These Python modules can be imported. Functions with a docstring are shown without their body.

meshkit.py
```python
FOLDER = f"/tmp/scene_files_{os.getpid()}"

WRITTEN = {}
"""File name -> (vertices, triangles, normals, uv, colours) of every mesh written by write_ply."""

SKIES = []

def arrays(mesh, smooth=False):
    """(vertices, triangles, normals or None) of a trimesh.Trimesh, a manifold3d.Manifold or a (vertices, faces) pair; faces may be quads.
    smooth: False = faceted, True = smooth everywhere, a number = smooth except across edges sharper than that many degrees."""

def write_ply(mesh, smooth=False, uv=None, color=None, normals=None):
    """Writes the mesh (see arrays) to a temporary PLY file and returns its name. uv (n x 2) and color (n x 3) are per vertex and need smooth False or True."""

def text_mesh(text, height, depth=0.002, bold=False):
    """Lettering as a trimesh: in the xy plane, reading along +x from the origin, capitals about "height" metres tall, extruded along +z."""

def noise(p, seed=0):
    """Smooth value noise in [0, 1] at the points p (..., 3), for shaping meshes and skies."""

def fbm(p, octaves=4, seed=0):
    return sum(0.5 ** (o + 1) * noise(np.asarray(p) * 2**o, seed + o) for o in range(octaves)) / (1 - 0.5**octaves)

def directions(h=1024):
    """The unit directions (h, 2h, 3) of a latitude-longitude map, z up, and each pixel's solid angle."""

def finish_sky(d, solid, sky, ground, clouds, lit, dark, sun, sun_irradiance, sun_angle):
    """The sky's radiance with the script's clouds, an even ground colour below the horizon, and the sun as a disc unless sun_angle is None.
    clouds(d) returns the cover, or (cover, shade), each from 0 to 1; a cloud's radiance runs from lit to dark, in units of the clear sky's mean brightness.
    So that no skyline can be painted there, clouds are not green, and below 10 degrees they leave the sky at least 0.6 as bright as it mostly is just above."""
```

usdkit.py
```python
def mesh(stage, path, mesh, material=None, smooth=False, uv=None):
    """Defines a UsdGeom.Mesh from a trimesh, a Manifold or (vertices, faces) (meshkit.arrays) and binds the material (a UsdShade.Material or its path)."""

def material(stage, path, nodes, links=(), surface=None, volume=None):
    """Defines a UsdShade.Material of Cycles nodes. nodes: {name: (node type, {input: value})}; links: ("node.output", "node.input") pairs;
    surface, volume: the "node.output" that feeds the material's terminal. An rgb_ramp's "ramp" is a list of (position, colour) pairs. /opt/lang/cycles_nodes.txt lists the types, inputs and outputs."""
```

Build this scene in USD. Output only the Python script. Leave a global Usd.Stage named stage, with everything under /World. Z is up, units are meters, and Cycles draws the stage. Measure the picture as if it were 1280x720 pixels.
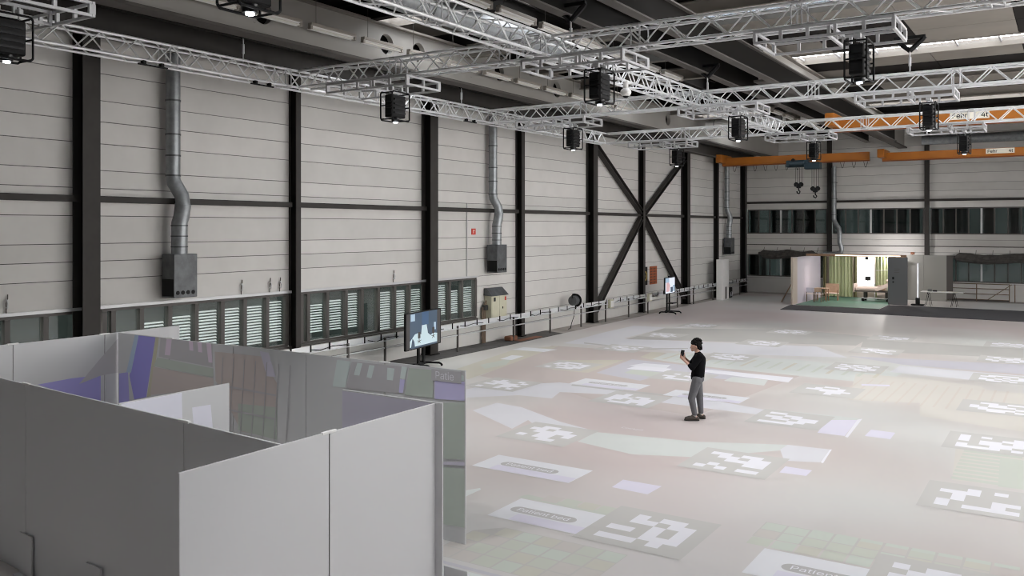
import math, random
import numpy as np, trimesh, manifold3d as m3
import shapely.geometry as sg
from shapely import affinity
from trimesh.creation import extrude_polygon
import usdkit, meshkit
from pxr import Usd, UsdGeom, UsdLux, Gf, Sdf, UsdShade

random.seed(7); rng = np.random.default_rng(7)
stage = Usd.Stage.CreateInMemory()
UsdGeom.SetStageUpAxis(stage, 'Z')
UsdGeom.Xform.Define(stage, '/World')
PI = math.pi

# ------------------------------------------------------------------ camera
FPX, YAW, HOR, CAMH = 1085.3, 0.5722, 284.63, 4.2
cam = UsdGeom.Camera.Define(stage, '/World/camera')
cam.AddTranslateOp().Set(Gf.Vec3d(0, 0, CAMH))
cam.AddRotateXYZOp().Set(Gf.Vec3f(90, 0, math.degrees(YAW)))
cam.CreateHorizontalApertureAttr(36.0)
cam.CreateVerticalApertureAttr(20.25)
cam.CreateFocalLengthAttr(36.0 * FPX / 1280)
cam.CreateVerticalApertureOffsetAttr(-(360 - HOR) / 1280 * 36.0)
cam.CreateClippingRangeAttr(Gf.Vec2f(0.1, 500))
cam.CreateExposureAttr(-0.1)

# ------------------------------------------------------------------ sky, seen through the roof lights and windows
SKY = 2.6
LAMP = 190.0
dome = UsdLux.DomeLight.Define(stage, '/World/sky')
dome.CreateIntensityAttr(SKY)
dome.CreateColorAttr(Gf.Vec3f(1.0, 0.985, 0.968))

# ------------------------------------------------------------------ materials
LOOKS = {}
def mat(name, col, rough=0.6, metal=0.0, bump=0.0, bscale=40.0, vary=0.0, vscale=3.0, spec=0.5, emit=None, estr=0.0, tint=None):
    n = {'p': ('principled_bsdf', {'base_color': col, 'roughness': rough, 'metallic': metal, 'specular_ior_level': spec})}
    l = []
    if emit is not None:
        n['p'][1]['emission_color'] = emit; n['p'][1]['emission_strength'] = estr
    if vary or bump:
        n['g'] = ('texture_coordinate', {})
    if vary:
        n['nz'] = ('noise_texture', {'scale': vscale, 'detail': 4.0, 'roughness': 0.6})
        lo = tuple(c * (1 - vary) for c in col); hi = tint or tuple(min(1, c * (1 + vary)) for c in col)
        n['rp'] = ('rgb_ramp', {'ramp': [(0.3, lo), (0.7, hi)]})
        l += [('g.object', 'nz.vector'), ('nz.fac', 'rp.fac'), ('rp.color', 'p.base_color')]
    if bump:
        n['nb'] = ('noise_texture', {'scale': bscale, 'detail': 3.0})
        n['b'] = ('bump', {'strength': bump, 'distance': 0.01})
        l += [('g.object', 'nb.vector'), ('nb.fac', 'b.height'), ('b.normal', 'p.normal')]
    LOOKS[name] = usdkit.material(stage, '/World/Looks/' + name, n, l, surface='p.BSDF')
    return LOOKS[name]

mat('wall_panel', (.60, .585, .56), .55, vary=.04, vscale=.9, bump=.05, bscale=25)
mat('wall_panel_b', (.57, .555, .53), .55, vary=.05, vscale=.8, bump=.05, bscale=25)
mat('wall_panel_c', (.62, .60, .575), .55, vary=.04, vscale=1.1, bump=.05, bscale=25)
mat('wall_joint', (.10, .095, .09), .9)
mat('steel_dark', (.043, .039, .036), .6, vary=.12, vscale=2, spec=.25)
mat('steel_web', (.012, .011, .010), .85, spec=.08)
mat('steel_mid', (.10, .092, .085), .7, vary=.1, vscale=1.5, spec=.15)
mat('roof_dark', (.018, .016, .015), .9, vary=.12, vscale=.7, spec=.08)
mat('roof_light', (.19, .172, .15), .8, vary=.1, vscale=.6)
mat('white_steel', (.34, .325, .30), .6, vary=.04, vscale=.8)
mat('galv', (.29, .305, .315), .42, metal=.6, vary=.18, vscale=5)
mat('galv_dark', (.11, .115, .12), .5, metal=.5, vary=.25, vscale=4)
mat('alu', (.78, .79, .80), .38, metal=.5)
mat('alu_dull', (.56, .56, .57), .45, metal=.4)
mat('black', (.006, .006, .0065), .6, spec=.25)
mat('black_gloss', (.006, .006, .007), .3, spec=.3)
mat('concrete', (.33, .30, .275), .8, vary=.25, vscale=1.2, bump=.15, bscale=30)
mat('concrete_dark', (.075, .07, .068), .8, vary=.3, vscale=2)
LOOKS['floor_white'] = usdkit.material(stage, '/World/Looks/floor_white', {
    'g': ('texture_coordinate', {}), 'n': ('noise_texture', {'scale': .16, 'detail': 1.5}), 'n2': ('noise_texture', {'scale': .11, 'detail': 1.0, 'w': 3.0, 'dimensions': '4D'}),
    'r': ('rgb_ramp', {'ramp': [(.34, (.545, .535, .52)), (.46, (.53, .495, .48)), (.60, (.495, .43, .415))]}), 'r2': ('rgb_ramp', {'ramp': [(.40, (.97, 1.0, .985)), (.62, (1.0, .985, 1.0))]}),  # pink and green drift: projected light put into the floor colour
    'm': ('mix', {'mix_type': 'multiply', 'fac': 1.0}), 'p': ('principled_bsdf', {'roughness': .42, 'specular_ior_level': .3})},
    [('g.object', 'n.vector'), ('g.object', 'n2.vector'), ('n.fac', 'r.fac'), ('n2.fac', 'r2.fac'), ('r.color', 'm.color1'), ('r2.color', 'm.color2'), ('m.color', 'p.base_color')], surface='p.BSDF')
mat('carpet', (.045, .043, .047), .95, bump=.3, bscale=300)
mat('orange', (.33, .105, .006), .45, vary=.08, vscale=2)
mat('orange_dark', (.22, .06, .01), .55)
mat('teal_dark', (.008, .024, .034), .5)
mat('sign_white', (.72, .68, .58), .6)
mat('ink', (.02, .02, .02), .6)
mat('panel_white', (.56, .565, .575), .42, spec=.35)
mat('panel_edge', (.72, .72, .71), .5)
mat('frame_dark', (.07, .062, .057), .5)
mat('blind', (.50, .51, .51), .5)
mat('outside', (.035, .045, .042), .9, vary=.5, vscale=.5)
mat('outside_ground', (.10, .105, .10), .9)
mat('curtain_dark', (.10, .105, .10), .9)
mat('curtain_pale', (.22, .25, .25), .9)
mat('curtain_green', (.52, .56, .34), .9)
mat('curtain_olive', (.16, .15, .07), .9)
mat('tarp', (.06, .055, .05), .9, vary=.4, vscale=5, bump=.5, bscale=8)
mat('cream', (.55, .53, .40), .5, vary=.06)
mat('brown', (.16, .11, .075), .6)
mat('rust', (.22, .09, .05), .8)
mat('wood', (.27, .165, .10), .5, vary=.2, vscale=6)
mat('wood_pale', (.42, .29, .20), .5, vary=.12, vscale=6)
mat('lilac', (.55, .51, .58), .6)
mat('tan', (.50, .42, .36), .6)
mat('green_floor', (.09, .20, .145), .5)
mat('grey_panel', (.115, .118, .12), .6)
mat('beige_panel', (.26, .255, .235), .6)
mat('linen', (.78, .66, .60), .85)
mat('white_paint', (.75, .74, .72), .5)
mat('skin', (.52, .31, .235), .5)
mat('hair', (.006, .005, .0045), .8, spec=.15, bump=.6, bscale=60)
mat('sweater', (.005, .005, .006), .95, spec=.1, bump=.3, bscale=90)
mat('trouser', (.115, .115, .125), .9, bump=.3, bscale=60, vary=.12, vscale=9)
mat('shoe', (.055, .045, .038), .8)
mat('sole', (.03, .027, .025), .9)
mat('sock', (.36, .35, .33), .9)
mat('batten_grey', (.33, .30, .26), .6)
mat('red', (.55, .05, .03), .5)
mat('gold', (.60, .42, .08), .5)
mat('orange_print', (.33, .09, .03), .6)
mat('tube_lamp', (.72, .70, .64), .5)
mat('lens_glow', (.9, .95, 1), .3, emit=(.85, .93, 1), estr=9.0)
mat('led_glow', (.9, .9, .9), .4, emit=(.95, .95, 1), estr=.6)
mat('led_warm', (.9, .8, .7), .4, emit=(1, .80, .66), estr=1.6)
mat('lit_sheet_glow', (.9, .9, .9), .4, emit=(1, .98, .96), estr=1.5)  # glow stands for light falling on the white sheet
mat('screen_dark', (.02, .03, .04), .2, emit=(.055, .085, .13), estr=1.0)
mat('screen_bar', (.02, .02, .02), .2, emit=(.045, .04, .04), estr=1.0)
mat('screen_blue', (.02, .03, .04), .2, emit=(.05, .10, .20), estr=1.0)
mat('screen_white', (.2, .2, .2), .2, emit=(.45, .60, .66), estr=1.0)
mat('screen_sky', (.2, .2, .2), .2, emit=(.28, .42, .55), estr=1.0)
mat('screen_pink', (.2, .2, .2), .2, emit=(.60, .35, .36), estr=1.0)
mat('screen_bright', (.2, .2, .2), .2, emit=(.75, .80, .9), estr=1.0)
# projector light put in as colours of the floor and board patches
for nm, c in dict(mk_white=(.745, .755, .81), mk_grey=(.52, .52, .505), lab_white=(.70, .72, .76), lab_mint=(.66, .71, .70), lab_lilac=(.66, .65, .76), pill=(.45, .45, .45),
                  zone_pink=(.53, .475, .455), zone_pink2=(.585, .545, .50), zone_yellow=(.56, .54, .46), zone_green=(.53, .57, .515), zone_mint=(.58, .615, .60), zone_violet=(.53, .53, .585),
                  zone_pale=(.63, .64, .68), zone_cream=(.60, .585, .545), zone_grey=(.44, .44, .425), tile_a=(.565, .565, .50), tile_b=(.545, .58, .515), tile_c=(.565, .545, .52), tile_d=(.55, .605, .55), line_grey=(.47, .47, .46), tile_line=(.525, .52, .505),
                  wz_violet=(.30, .28, .66), wz_violet2=(.36, .34, .68), wz_blue=(.40, .50, .64), wz_yellow=(.50, .48, .36), wz_pink=(.66, .56, .66), wz_green=(.46, .51, .46), wz_grey=(.46, .45, .47), wz_mint=(.60, .67, .66), wz_rose=(.53, .47, .45),
                  wz_lilac=(.60, .575, .67), wz_white=(.70, .70, .78), wz_lav=(.55, .52, .76)).items():
    if not nm.startswith('wz'): c = tuple(a * b for a, b in zip(c, (.905, .885, .875)))
    mat(nm, c, .5, spec=.3)
# glass for windows: clear but reflecting at grazing angles
def glass(name, tint, refl=1.5):
    return usdkit.material(stage, '/World/Looks/' + name, {
        'lw': ('layer_weight', {'blend': .5}), 'pw': ('math', {'math_type': 'power', 'value2': 4.0}), 'f': ('math', {'math_type': 'multiply_add', 'value2': .75, 'value3': .045}), 't': ('transparent_bsdf', {'color': tint}), 'g': ('glossy_bsdf', {'color': (1, 1, 1), 'roughness': .03}), 'm': ('mix_closure', {})},
        [('lw.facing', 'pw.value1'), ('pw.value', 'f.value1'), ('f.value', 'm.fac'), ('t.BSDF', 'm.closure1'), ('g.BSDF', 'm.closure2')], surface='m.closure')
LOOKS['glass'] = glass('glass', (.80, .85, .84))
LOOKS['glass_dark'] = glass('glass_dark', (.38, .42, .42))
LOOKS['roof_glass'] = glass('roof_glass', (.95, .97, 1.0))
LOOKS['roof_glass_grey'] = glass('roof_glass_grey', (.33, .36, .39))

# ------------------------------------------------------------------ helpers
NAMES = {}
def numbered(parent, name):
    k = (parent, name); i = NAMES.get(k, 0); NAMES[k] = i + 1
    return name if i == 0 else f'{name}_{i:03d}'
def tag(p, label=None, cat=None, group=None, kind=None):
    for k, v in (('label', label), ('category', cat), ('group', group), ('kind', kind)):
        if v: p.SetCustomDataByKey(k, v)
    return p
def thing(name, label, cat, loc=(0, 0, 0), rz=0.0, group=None, kind=None, parent='/World'):
    x = UsdGeom.Xform.Define(stage, parent + '/' + numbered(parent, name))
    x.AddTranslateOp().Set(Gf.Vec3d(*map(float, loc)))
    if rz: x.AddRotateZOp().Set(math.degrees(rz))
    return tag(x.GetPrim(), label, cat, group, kind)
def put(parent, name, mesh, material, smooth=False, label=None, cat=None, group=None, kind=None):
    pp = parent if isinstance(parent, str) else str(parent.GetPath())
    if isinstance(mesh, MB): mesh = mesh.mesh()
    m = usdkit.mesh(stage, pp + '/' + numbered(pp, name), mesh, LOOKS[material], smooth=smooth)
    return tag(m.GetPrim(), label, cat, group, kind)
def copy_of(src, label, loc, rz=0.0, group=None, cat=None):
    name = src.GetName().rstrip('0123456789').rstrip('_')
    was = src.GetCustomData()
    x = UsdGeom.Xform.Define(stage, '/World/' + numbered('/World', name))
    p = x.GetPrim(); p.GetReferences().AddInternalReference(src.GetPath())
    x.ClearXformOpOrder()
    x.AddTranslateOp(opSuffix='place').Set(Gf.Vec3d(*map(float, loc)))
    if rz: x.AddRotateZOp(opSuffix='turn').Set(math.degrees(rz))
    p.SetInstanceable(True)
    return tag(p, label, cat or was.get('category'), group or was.get('group'))
class MB:
    def __init__(s): s.p = []
    def add(s, m):
        s.p.append((np.asarray(m.vertices, float), np.asarray(m.faces, int))); return s
    def box(s, lo, hi):
        lo, hi = np.minimum(lo, hi), np.maximum(lo, hi)
        return s.add(box(lo, hi))
    def tube(s, a, b, r, n=6, r2=None): return s.add(tube(a, b, r, n, r2))
    def path(s, pts, r, n=6):
        for a, b in zip(pts[:-1], pts[1:]): s.tube(a, b, r, n)
        return s
    def mesh(s):
        v, f, k = [], [], 0
        for a, b in s.p: v.append(a); f.append(b + k); k += len(a)
        return trimesh.Trimesh(np.vstack(v), np.vstack(f), process=False)
_BF = np.array([[0,2,1],[0,3,2],[4,5,6],[4,6,7],[0,1,5],[0,5,4],[1,2,6],[1,6,5],[2,3,7],[2,7,6],[3,0,4],[3,4,7]])
def box(lo, hi):
    x0, y0, z0 = lo; x1, y1, z1 = hi
    v = np.array([[x0,y0,z0],[x1,y0,z0],[x1,y1,z0],[x0,y1,z0],[x0,y0,z1],[x1,y0,z1],[x1,y1,z1],[x0,y1,z1]], float)
    return trimesh.Trimesh(v, _BF.copy(), process=False)
def cbox(lo, hi, c=.006):
    """a box with chamfered edges"""
    lo, hi = np.array(lo, float), np.array(hi, float); c = min(c, (hi - lo).min() * .45)
    pts = []
    for sx in (0, 1):
        for sy in (0, 1):
            for sz in (0, 1):
                p = np.array([(lo, hi)[sx][0], (lo, hi)[sy][1], (lo, hi)[sz][2]]); d = np.array([1 - 2 * sx, 1 - 2 * sy, 1 - 2 * sz]) * c
                for k in range(3):
                    q = p + d; q[k] = p[k]; pts.append(q)
    return trimesh.convex.convex_hull(np.array(pts))
def tube(a, b, r, n=6, r2=None):
    a, b = np.asarray(a, float), np.asarray(b, float); d = b - a; d /= np.linalg.norm(d)
    u = np.cross(d, [0, 0, 1.] if abs(d[2]) < .9 else [1., 0, 0]); u /= np.linalg.norm(u); w = np.cross(d, u)
    t = np.arange(n) * 2 * PI / n; ring = np.outer(np.cos(t), u) + np.outer(np.sin(t), w)
    v = np.vstack([a + ring * r, b + ring * (r if r2 is None else r2), [a], [b]])
    i = np.arange(n); j = (i + 1) % n
    f = np.vstack([np.c_[i, j, j + n], np.c_[i, j + n, i + n], np.c_[j, i, np.full(n, 2 * n)], np.c_[i + n, j + n, np.full(n, 2 * n + 1)]])
    return trimesh.Trimesh(v, f, process=False)
def prism(pts, z0, z1):
    p = sg.Polygon(pts)
    if not p.is_valid: p = p.buffer(0)
    m = extrude_polygon(p, z1 - z0, engine='earcut'); m.apply_translation([0, 0, z0]); return m
def sweep(pts, r, n=12):
    """a round pipe through pts with mitred joints"""
    pts = np.asarray(pts, float); t = np.arange(n) * 2 * PI / n; V = []
    for i, p in enumerate(pts):
        d = pts[min(i + 1, len(pts) - 1)] - pts[max(i - 1, 0)]; d /= np.linalg.norm(d)
        u = np.cross(d, [0, 0, 1.] if abs(d[2]) < .95 else [1., 0, 0]) if i == 0 else u - d * (u @ d)
        u /= np.linalg.norm(u); w = np.cross(d, u)
        V.append(p + (np.outer(np.cos(t), u) + np.outer(np.sin(t), w)) * r)
    V = np.vstack(V); F = []; i = np.arange(n); j = (i + 1) % n
    for k in range(len(pts) - 1): F += [np.c_[i + k*n, j + k*n, j + (k+1)*n], np.c_[i + k*n, j + (k+1)*n, i + (k+1)*n]]
    V = np.vstack([V, pts[:1], pts[-1:]]); e = len(V)
    F += [np.c_[j, i, np.full(n, e - 2)], np.c_[i + (len(pts)-1)*n, j + (len(pts)-1)*n, np.full(n, e - 1)]]
    return trimesh.Trimesh(V, np.vstack(F), process=False)
ORD = ['first', 'second', 'third', 'fourth', 'fifth', 'sixth', 'seventh', 'eighth', 'ninth', 'tenth', 'eleventh', 'twelfth']

WX, YB, ROOF = -18.1, 56.5, 10.3      # left wall plane, back wall plane, roof underside
XR, YF = 7.0, -12.0                     # right and front walls, out of frame

# ================================================================== SETTING: floor
fl = thing('floor', None, None, kind='structure')
put(fl, 'screed', MB().box((-18.4, YF, -.12), (XR, YB + .3, -.02)), 'concrete', label='bare concrete strip along the walls')
put(fl, 'white_floor', prism([(-17.0, 5), (-16.9, 26), (-17.1, 36.8), (-17.4, 44.7), (-17.5, 55.2), (XR, 55.6), (XR, YF), (-17.0, YF)], -.02, 0), 'floor_white', label='smooth white painted floor with projected tints in its colour')
put(fl, 'dark_strip', prism([(-18.1, 17.5), (-18.1, 30.6), (-17.05, 30.2), (-16.98, 26), (-17.02, 17.5)], -.02, -.008), 'concrete_dark', label='dark worn concrete at the foot of the wall')
tag(put('/World', 'carpet', prism([(-12.56, 44.9), (XR - .1, 44.9), (XR - .1, 50.7), (-8.3, 50.6), (-8.3, 47.85), (-12.85, 47.9)], 0, .012), 'carpet'),
    'charcoal carpet strip laid across the white floor before the mock room', 'carpet')

# ================================================================== SETTING: left wall
SEAM = [-.02, .46, .92, 1.48, 2.08, 2.44, 3.06, 3.46, 3.85, 4.46, 5.07, 5.47, 6.06, 6.55, 7.02, 7.62, 8.1, 8.6, 9.1, 9.7, ROOF]
COLY = [5.0, 10.80, 16.84, 22.75, 28.45, 34.35, 39.78, 45.5, 50.55]      # column centres
wl = thing('wall_left', None, None, kind='structure')
WY0, WY1 = 6.0, 25.75
back = MB()
for (y0, y1, z0, z1) in [(YF, WY0, 0, ROOF), (WY1, YB, 0, ROOF), (WY0, WY1, 0, .92), (WY0, WY1, 2.44, ROOF)]:
    back.box((WX - .25, y0, z0), (WX - .03, y1, z1))
put(wl, 'wall_core', back, 'wall_joint')
edges = [YF] + COLY + [YB]
for i in range(len(edges) - 1):
    for k in range(len(SEAM) - 1):
        y0, y1, z0, z1 = edges[i], edges[i + 1], SEAM[k], SEAM[k + 1]
        spans = [(y0, y1)]
        if z0 >= .92 - 1e-6 and z1 <= 2.44 + 1e-6:
            spans = [s for s in [(y0, min(y1, WY0)), (max(y0, WY1), y1)] if s[1] - s[0] > .05]
        for a, b in spans:
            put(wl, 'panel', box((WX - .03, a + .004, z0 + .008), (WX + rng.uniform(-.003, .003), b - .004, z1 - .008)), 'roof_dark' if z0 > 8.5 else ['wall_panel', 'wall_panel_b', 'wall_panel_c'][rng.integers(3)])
# horizontal girt
for i in range(len(edges) - 1):
    put(wl, 'girt', box((WX, edges[i] + .1, 4.76), (WX + .16, edges[i + 1] - .1, 4.90)), 'steel_dark')
# window sill and head flashing
put(wl, 'sill', MB().box((WX - .05, WY0, .88), (WX + .06, WY1, .94)), 'frame_dark')
put(wl, 'head', MB().box((WX - .05, WY0, 2.40), (WX + .05, WY1, 2.47)), 'alu_dull')

# left ribbon windows, one per bay
MUL = [[6.0, 6.9, 7.6, 8.4, 9.24, 10.03, 10.75], [11.35, 11.56, 12.27, 13.02, 13.77, 14.55, 15.26, 16.01, 16.70], [17.25, 17.5, 18.25, 19.02, 19.71, 20.45, 21.23, 21.95, 22.75], [23.35, 24.13, 24.86, 25.7]]
BLIND = [None, None, 1.0, 1.0]
wn = 0
for bi, ys in enumerate(MUL):
    wn += 1
    w = thing(f'window_{wn}', None, None, kind='structure')
    fr = MB().box((WX - .12, ys[0] - .06, .94), (WX - .02, ys[-1] + .06, 1.0)).box((WX - .12, ys[0] - .06, 2.33), (WX - .02, ys[-1] + .06, 2.40))
    put(w, 'frame', fr, 'frame_dark')
    for y in ys: put(w, 'mullion', box((WX - .13, y - .055, 1.0), (WX + .005, y + .055, 2.33)), 'frame_dark')
    for a, b in zip(ys[:-1], ys[1:]):
        put(w, 'pane', box((WX - .085, a + .055, 1.0), (WX - .075, b - .055, 2.33)), 'glass')
    # venetian blinds hanging outside the glass
    for j, (a, b) in enumerate(zip(ys[:-1], ys[1:])):
        if bi == 1 and j < 2 or bi == 0 or (bi == 2 and j == 4): continue
        top = {1: [0, 0, 2.0, 2.05, 2.12, 2.12, 2.15, 2.2][j] if bi == 1 else 2.3}.get(bi, [2.25, 2.0, 2.1, 2.2, 2.2, 2.2, 2.2, 2.2][j % 8])
        sl = MB()
        z = 1.12 if bi == 1 else (1.22 if j < 4 else 1.02)
        while z < top:
            sl.add(trimesh.Trimesh([[WX - .155, a + .06, z - .018], [WX - .155, b - .06, z - .018], [WX - .20, b - .06, z + .014], [WX - .20, a + .06, z + .014],
                [WX - .156, a + .06, z - .014], [WX - .156, b - .06, z - .014], [WX - .201, b - .06, z + .018], [WX - .201, a + .06, z + .018]], _BF.copy(), process=False))
            z += .075
        put(w, 'blind', sl, 'blind', kind='stuff')
# outside world seen through the windows
put('/World', 'outside_ground', MB().box((-40, -20, -.3), (-18.4, 75, -.12)), 'outside_ground', kind='structure')
put('/World', 'added_outside_block', MB().box((-24.5, -20, -.1), (-23.5, 75, 4.5)), 'outside', label='dark building added outside the left windows to hold back the sky', cat='building', kind='structure')  # added dark block, its height set to limit the sky light

# ================================================================== back wall
SEAMB = [0, .95, 1.05, 2.45, 2.74, 3.09, 3.49, 3.82, 5.38, 5.81, 6.38, 6.83, 7.40, 7.95, 8.5, 9.1, 9.7, ROOF]
BCOL = [-12.70, -7.16, -1.5, 4.2]
wb = thing('wall_back', None, None, kind='structure')
bk = MB()
for z0, z1 in [(0, 1.05), (2.5, 3.82), (5.38, ROOF)]: bk.box((-18.35, YB + .03, z0), (XR, YB + .25, z1))
put(wb, 'wall_core', bk, 'wall_joint')
bx = [-18.1] + BCOL + [XR]
for i in range(len(bx) - 1):
    for k in range(len(SEAMB) - 1):
        z0, z1 = SEAMB[k], SEAMB[k + 1]
        if (z0 >= 1.05 and z1 <= 2.46) or (z0 >= 3.82 and z1 <= 5.39): continue
        put(wb, 'panel', box((bx[i] + .004, YB, z0 + .008), (bx[i + 1] - .004, YB + .03, z1 - .008)), ['wall_panel', 'wall_panel_b', 'wall_panel_c'][rng.integers(3)])
put(wb, 'girt', MB().box((-18.1, YB - .14, 5.76), (XR, YB, 5.9)), 'steel_dark')
put(wb, 'conduit', MB().tube((-18, YB - .05, 3.10), (XR, YB - .05, 3.10), .025), 'steel_mid')
for i in range(len(bx) - 1):
    for z0, z1, row in [(1.05, 2.48, 0), (3.82, 5.38, 1)]:
        wn += 1
        w = thing(f'window_{wn}', None, None, kind='structure')
        a, b = bx[i] + .2, bx[i + 1] - .2
        put(w, 'frame', MB().box((a, YB, z0), (b, YB + .1, z0 + .06)).box((a, YB, z1 - .06), (b, YB + .1, z1)), 'frame_dark')
        n = max(1, round((b - a) / .69)); xs = np.linspace(a, b, n + 1)
        for j, x in enumerate(xs):
            bright = (j == n // 2)
            put(w, 'mullion', box((x - (.05 if bright else .035), YB - .02, z0 + .06), (x + (.05 if bright else .035), YB + .1, z1 - .06)), 'alu_dull' if bright else 'frame_dark')
        for j in range(n):
            put(w, 'pane', box((xs[j] + .035, YB + .045, z0 + .06), (xs[j + 1] - .035, YB + .055, z1 - .06)), 'glass_dark')
        # curtains behind the panes
        for j in range(n):
            if rng.random() < (.75 if i < 2 else .35):
                t = np.linspace(xs[j] + .02, xs[j] + (xs[j+1]-xs[j]) * rng.uniform(.6, 1), 22)
                yy = YB + .22 + .04 * np.sin((t - xs[j]) * 2 * PI / .14)
                pl = [(x, y) for x, y in zip(t, yy)] + [(x, y + .015) for x, y in zip(t[::-1], yy[::-1])]
                put(w, 'curtain', prism(pl, z0 + .05, z1 - .03), 'curtain_pale' if rng.random() < .35 else 'curtain_dark')
put('/World', 'outside_facade', MB().box((-40, YB + 5, -.1), (XR + 10, YB + 6, 9.5)), 'outside', label='dark building outside the back windows', cat='building', kind='structure')
# unseen walls that close the hall
wr = thing('wall_right', None, None, kind='structure')
ADDED_RW = (12.0, 43.0, 3.4, 8.6)             # ribbon window added in the unseen right wall to bring in side daylight
mb_ = MB()
for a, b, c, d in [(YF, ADDED_RW[0], 0, ROOF), (ADDED_RW[1], YB + .3, 0, ROOF), (ADDED_RW[0], ADDED_RW[1], 0, ADDED_RW[2]), (ADDED_RW[0], ADDED_RW[1], ADDED_RW[3], ROOF)]: mb_.box((XR, a, c), (XR + .3, b, d))
put(wr, 'wall_core', mb_, 'wall_panel_b')
mb_ = MB()
for y in np.linspace(ADDED_RW[0], ADDED_RW[1], 20): mb_.box((XR + .05, y - .05, ADDED_RW[2]), (XR + .2, y + .05, ADDED_RW[3]))
put(wr, 'added_mullions', mb_, 'frame_dark')
put('/World', 'wall_front', MB().box((-18.4, YF - .3, 0), (XR, YF, ROOF)), 'wall_panel_b', kind='structure')

# ================================================================== columns
def h_column(name, label, x_face, y, w, d, along='y', z1=ROOF, z0=0):
    """rolled H section; the flange faces the hall"""
    c = thing(name, label, 'steel column', (x_face, y, z0), kind='structure'); z1 -= z0
    tf = .022
    if along == 'y':
        put(c, 'flange', box((-tf, -w/2, 0), (0, w/2, z1)), 'steel_dark'); put(c, 'flange', box((-d, -w/2, 0), (-d + tf, w/2, z1)), 'steel_dark')
        put(c, 'web', box((-d + tf, -.012, 0), (-tf, .012, z1)), 'steel_web')
        put(c, 'base_plate', box((-d - .02, -w/2 - .04, 0), (.04, w/2 + .04, .025)), 'steel_web')
    else:
        put(c, 'flange', box((-w/2, 0, 0), (w/2, tf, z1)), 'steel_dark'); put(c, 'flange', box((-w/2, d - tf, 0), (w/2, d, z1)), 'steel_dark')
        put(c, 'web', box((-.012, tf, 0), (.012, d - tf, z1)), 'steel_web')
    return c
for i, y in enumerate(COLY):
    main = i % 2 == 1
    w, xf = (.40, -17.70) if main else (.17, -17.80)
    if i in (4, 6): w = .22
    lab = ['unseen', 'widest dark steel column, nearest the camera on the left wall', 'slim dark steel column right of the first spiral duct, beside the blinds',
           'broad dark steel column behind the large screen', 'slim dark steel column right of the cream switch cabinet', 'broad dark steel column just left of the cross bracing',
           'slim dark steel column at the centre of the cross bracing', 'broad dark steel column just right of the cross bracing', 'dark steel column behind the tall white post near the far corner'][i]
    if i: h_column('steel_column', lab, xf, y, w, xf - WX - .005)
h_column('steel_column', 'dark steel column standing in the far left corner', -17.75, 55.65, .35, .34)
for x, l in zip(BCOL[:2], ['steel column on the back wall beside the zigzag duct', 'slim steel column on the back wall above the beige partition']):
    h_column('steel_column', l, x, YB - .30, .24, .295, along='x')
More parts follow.
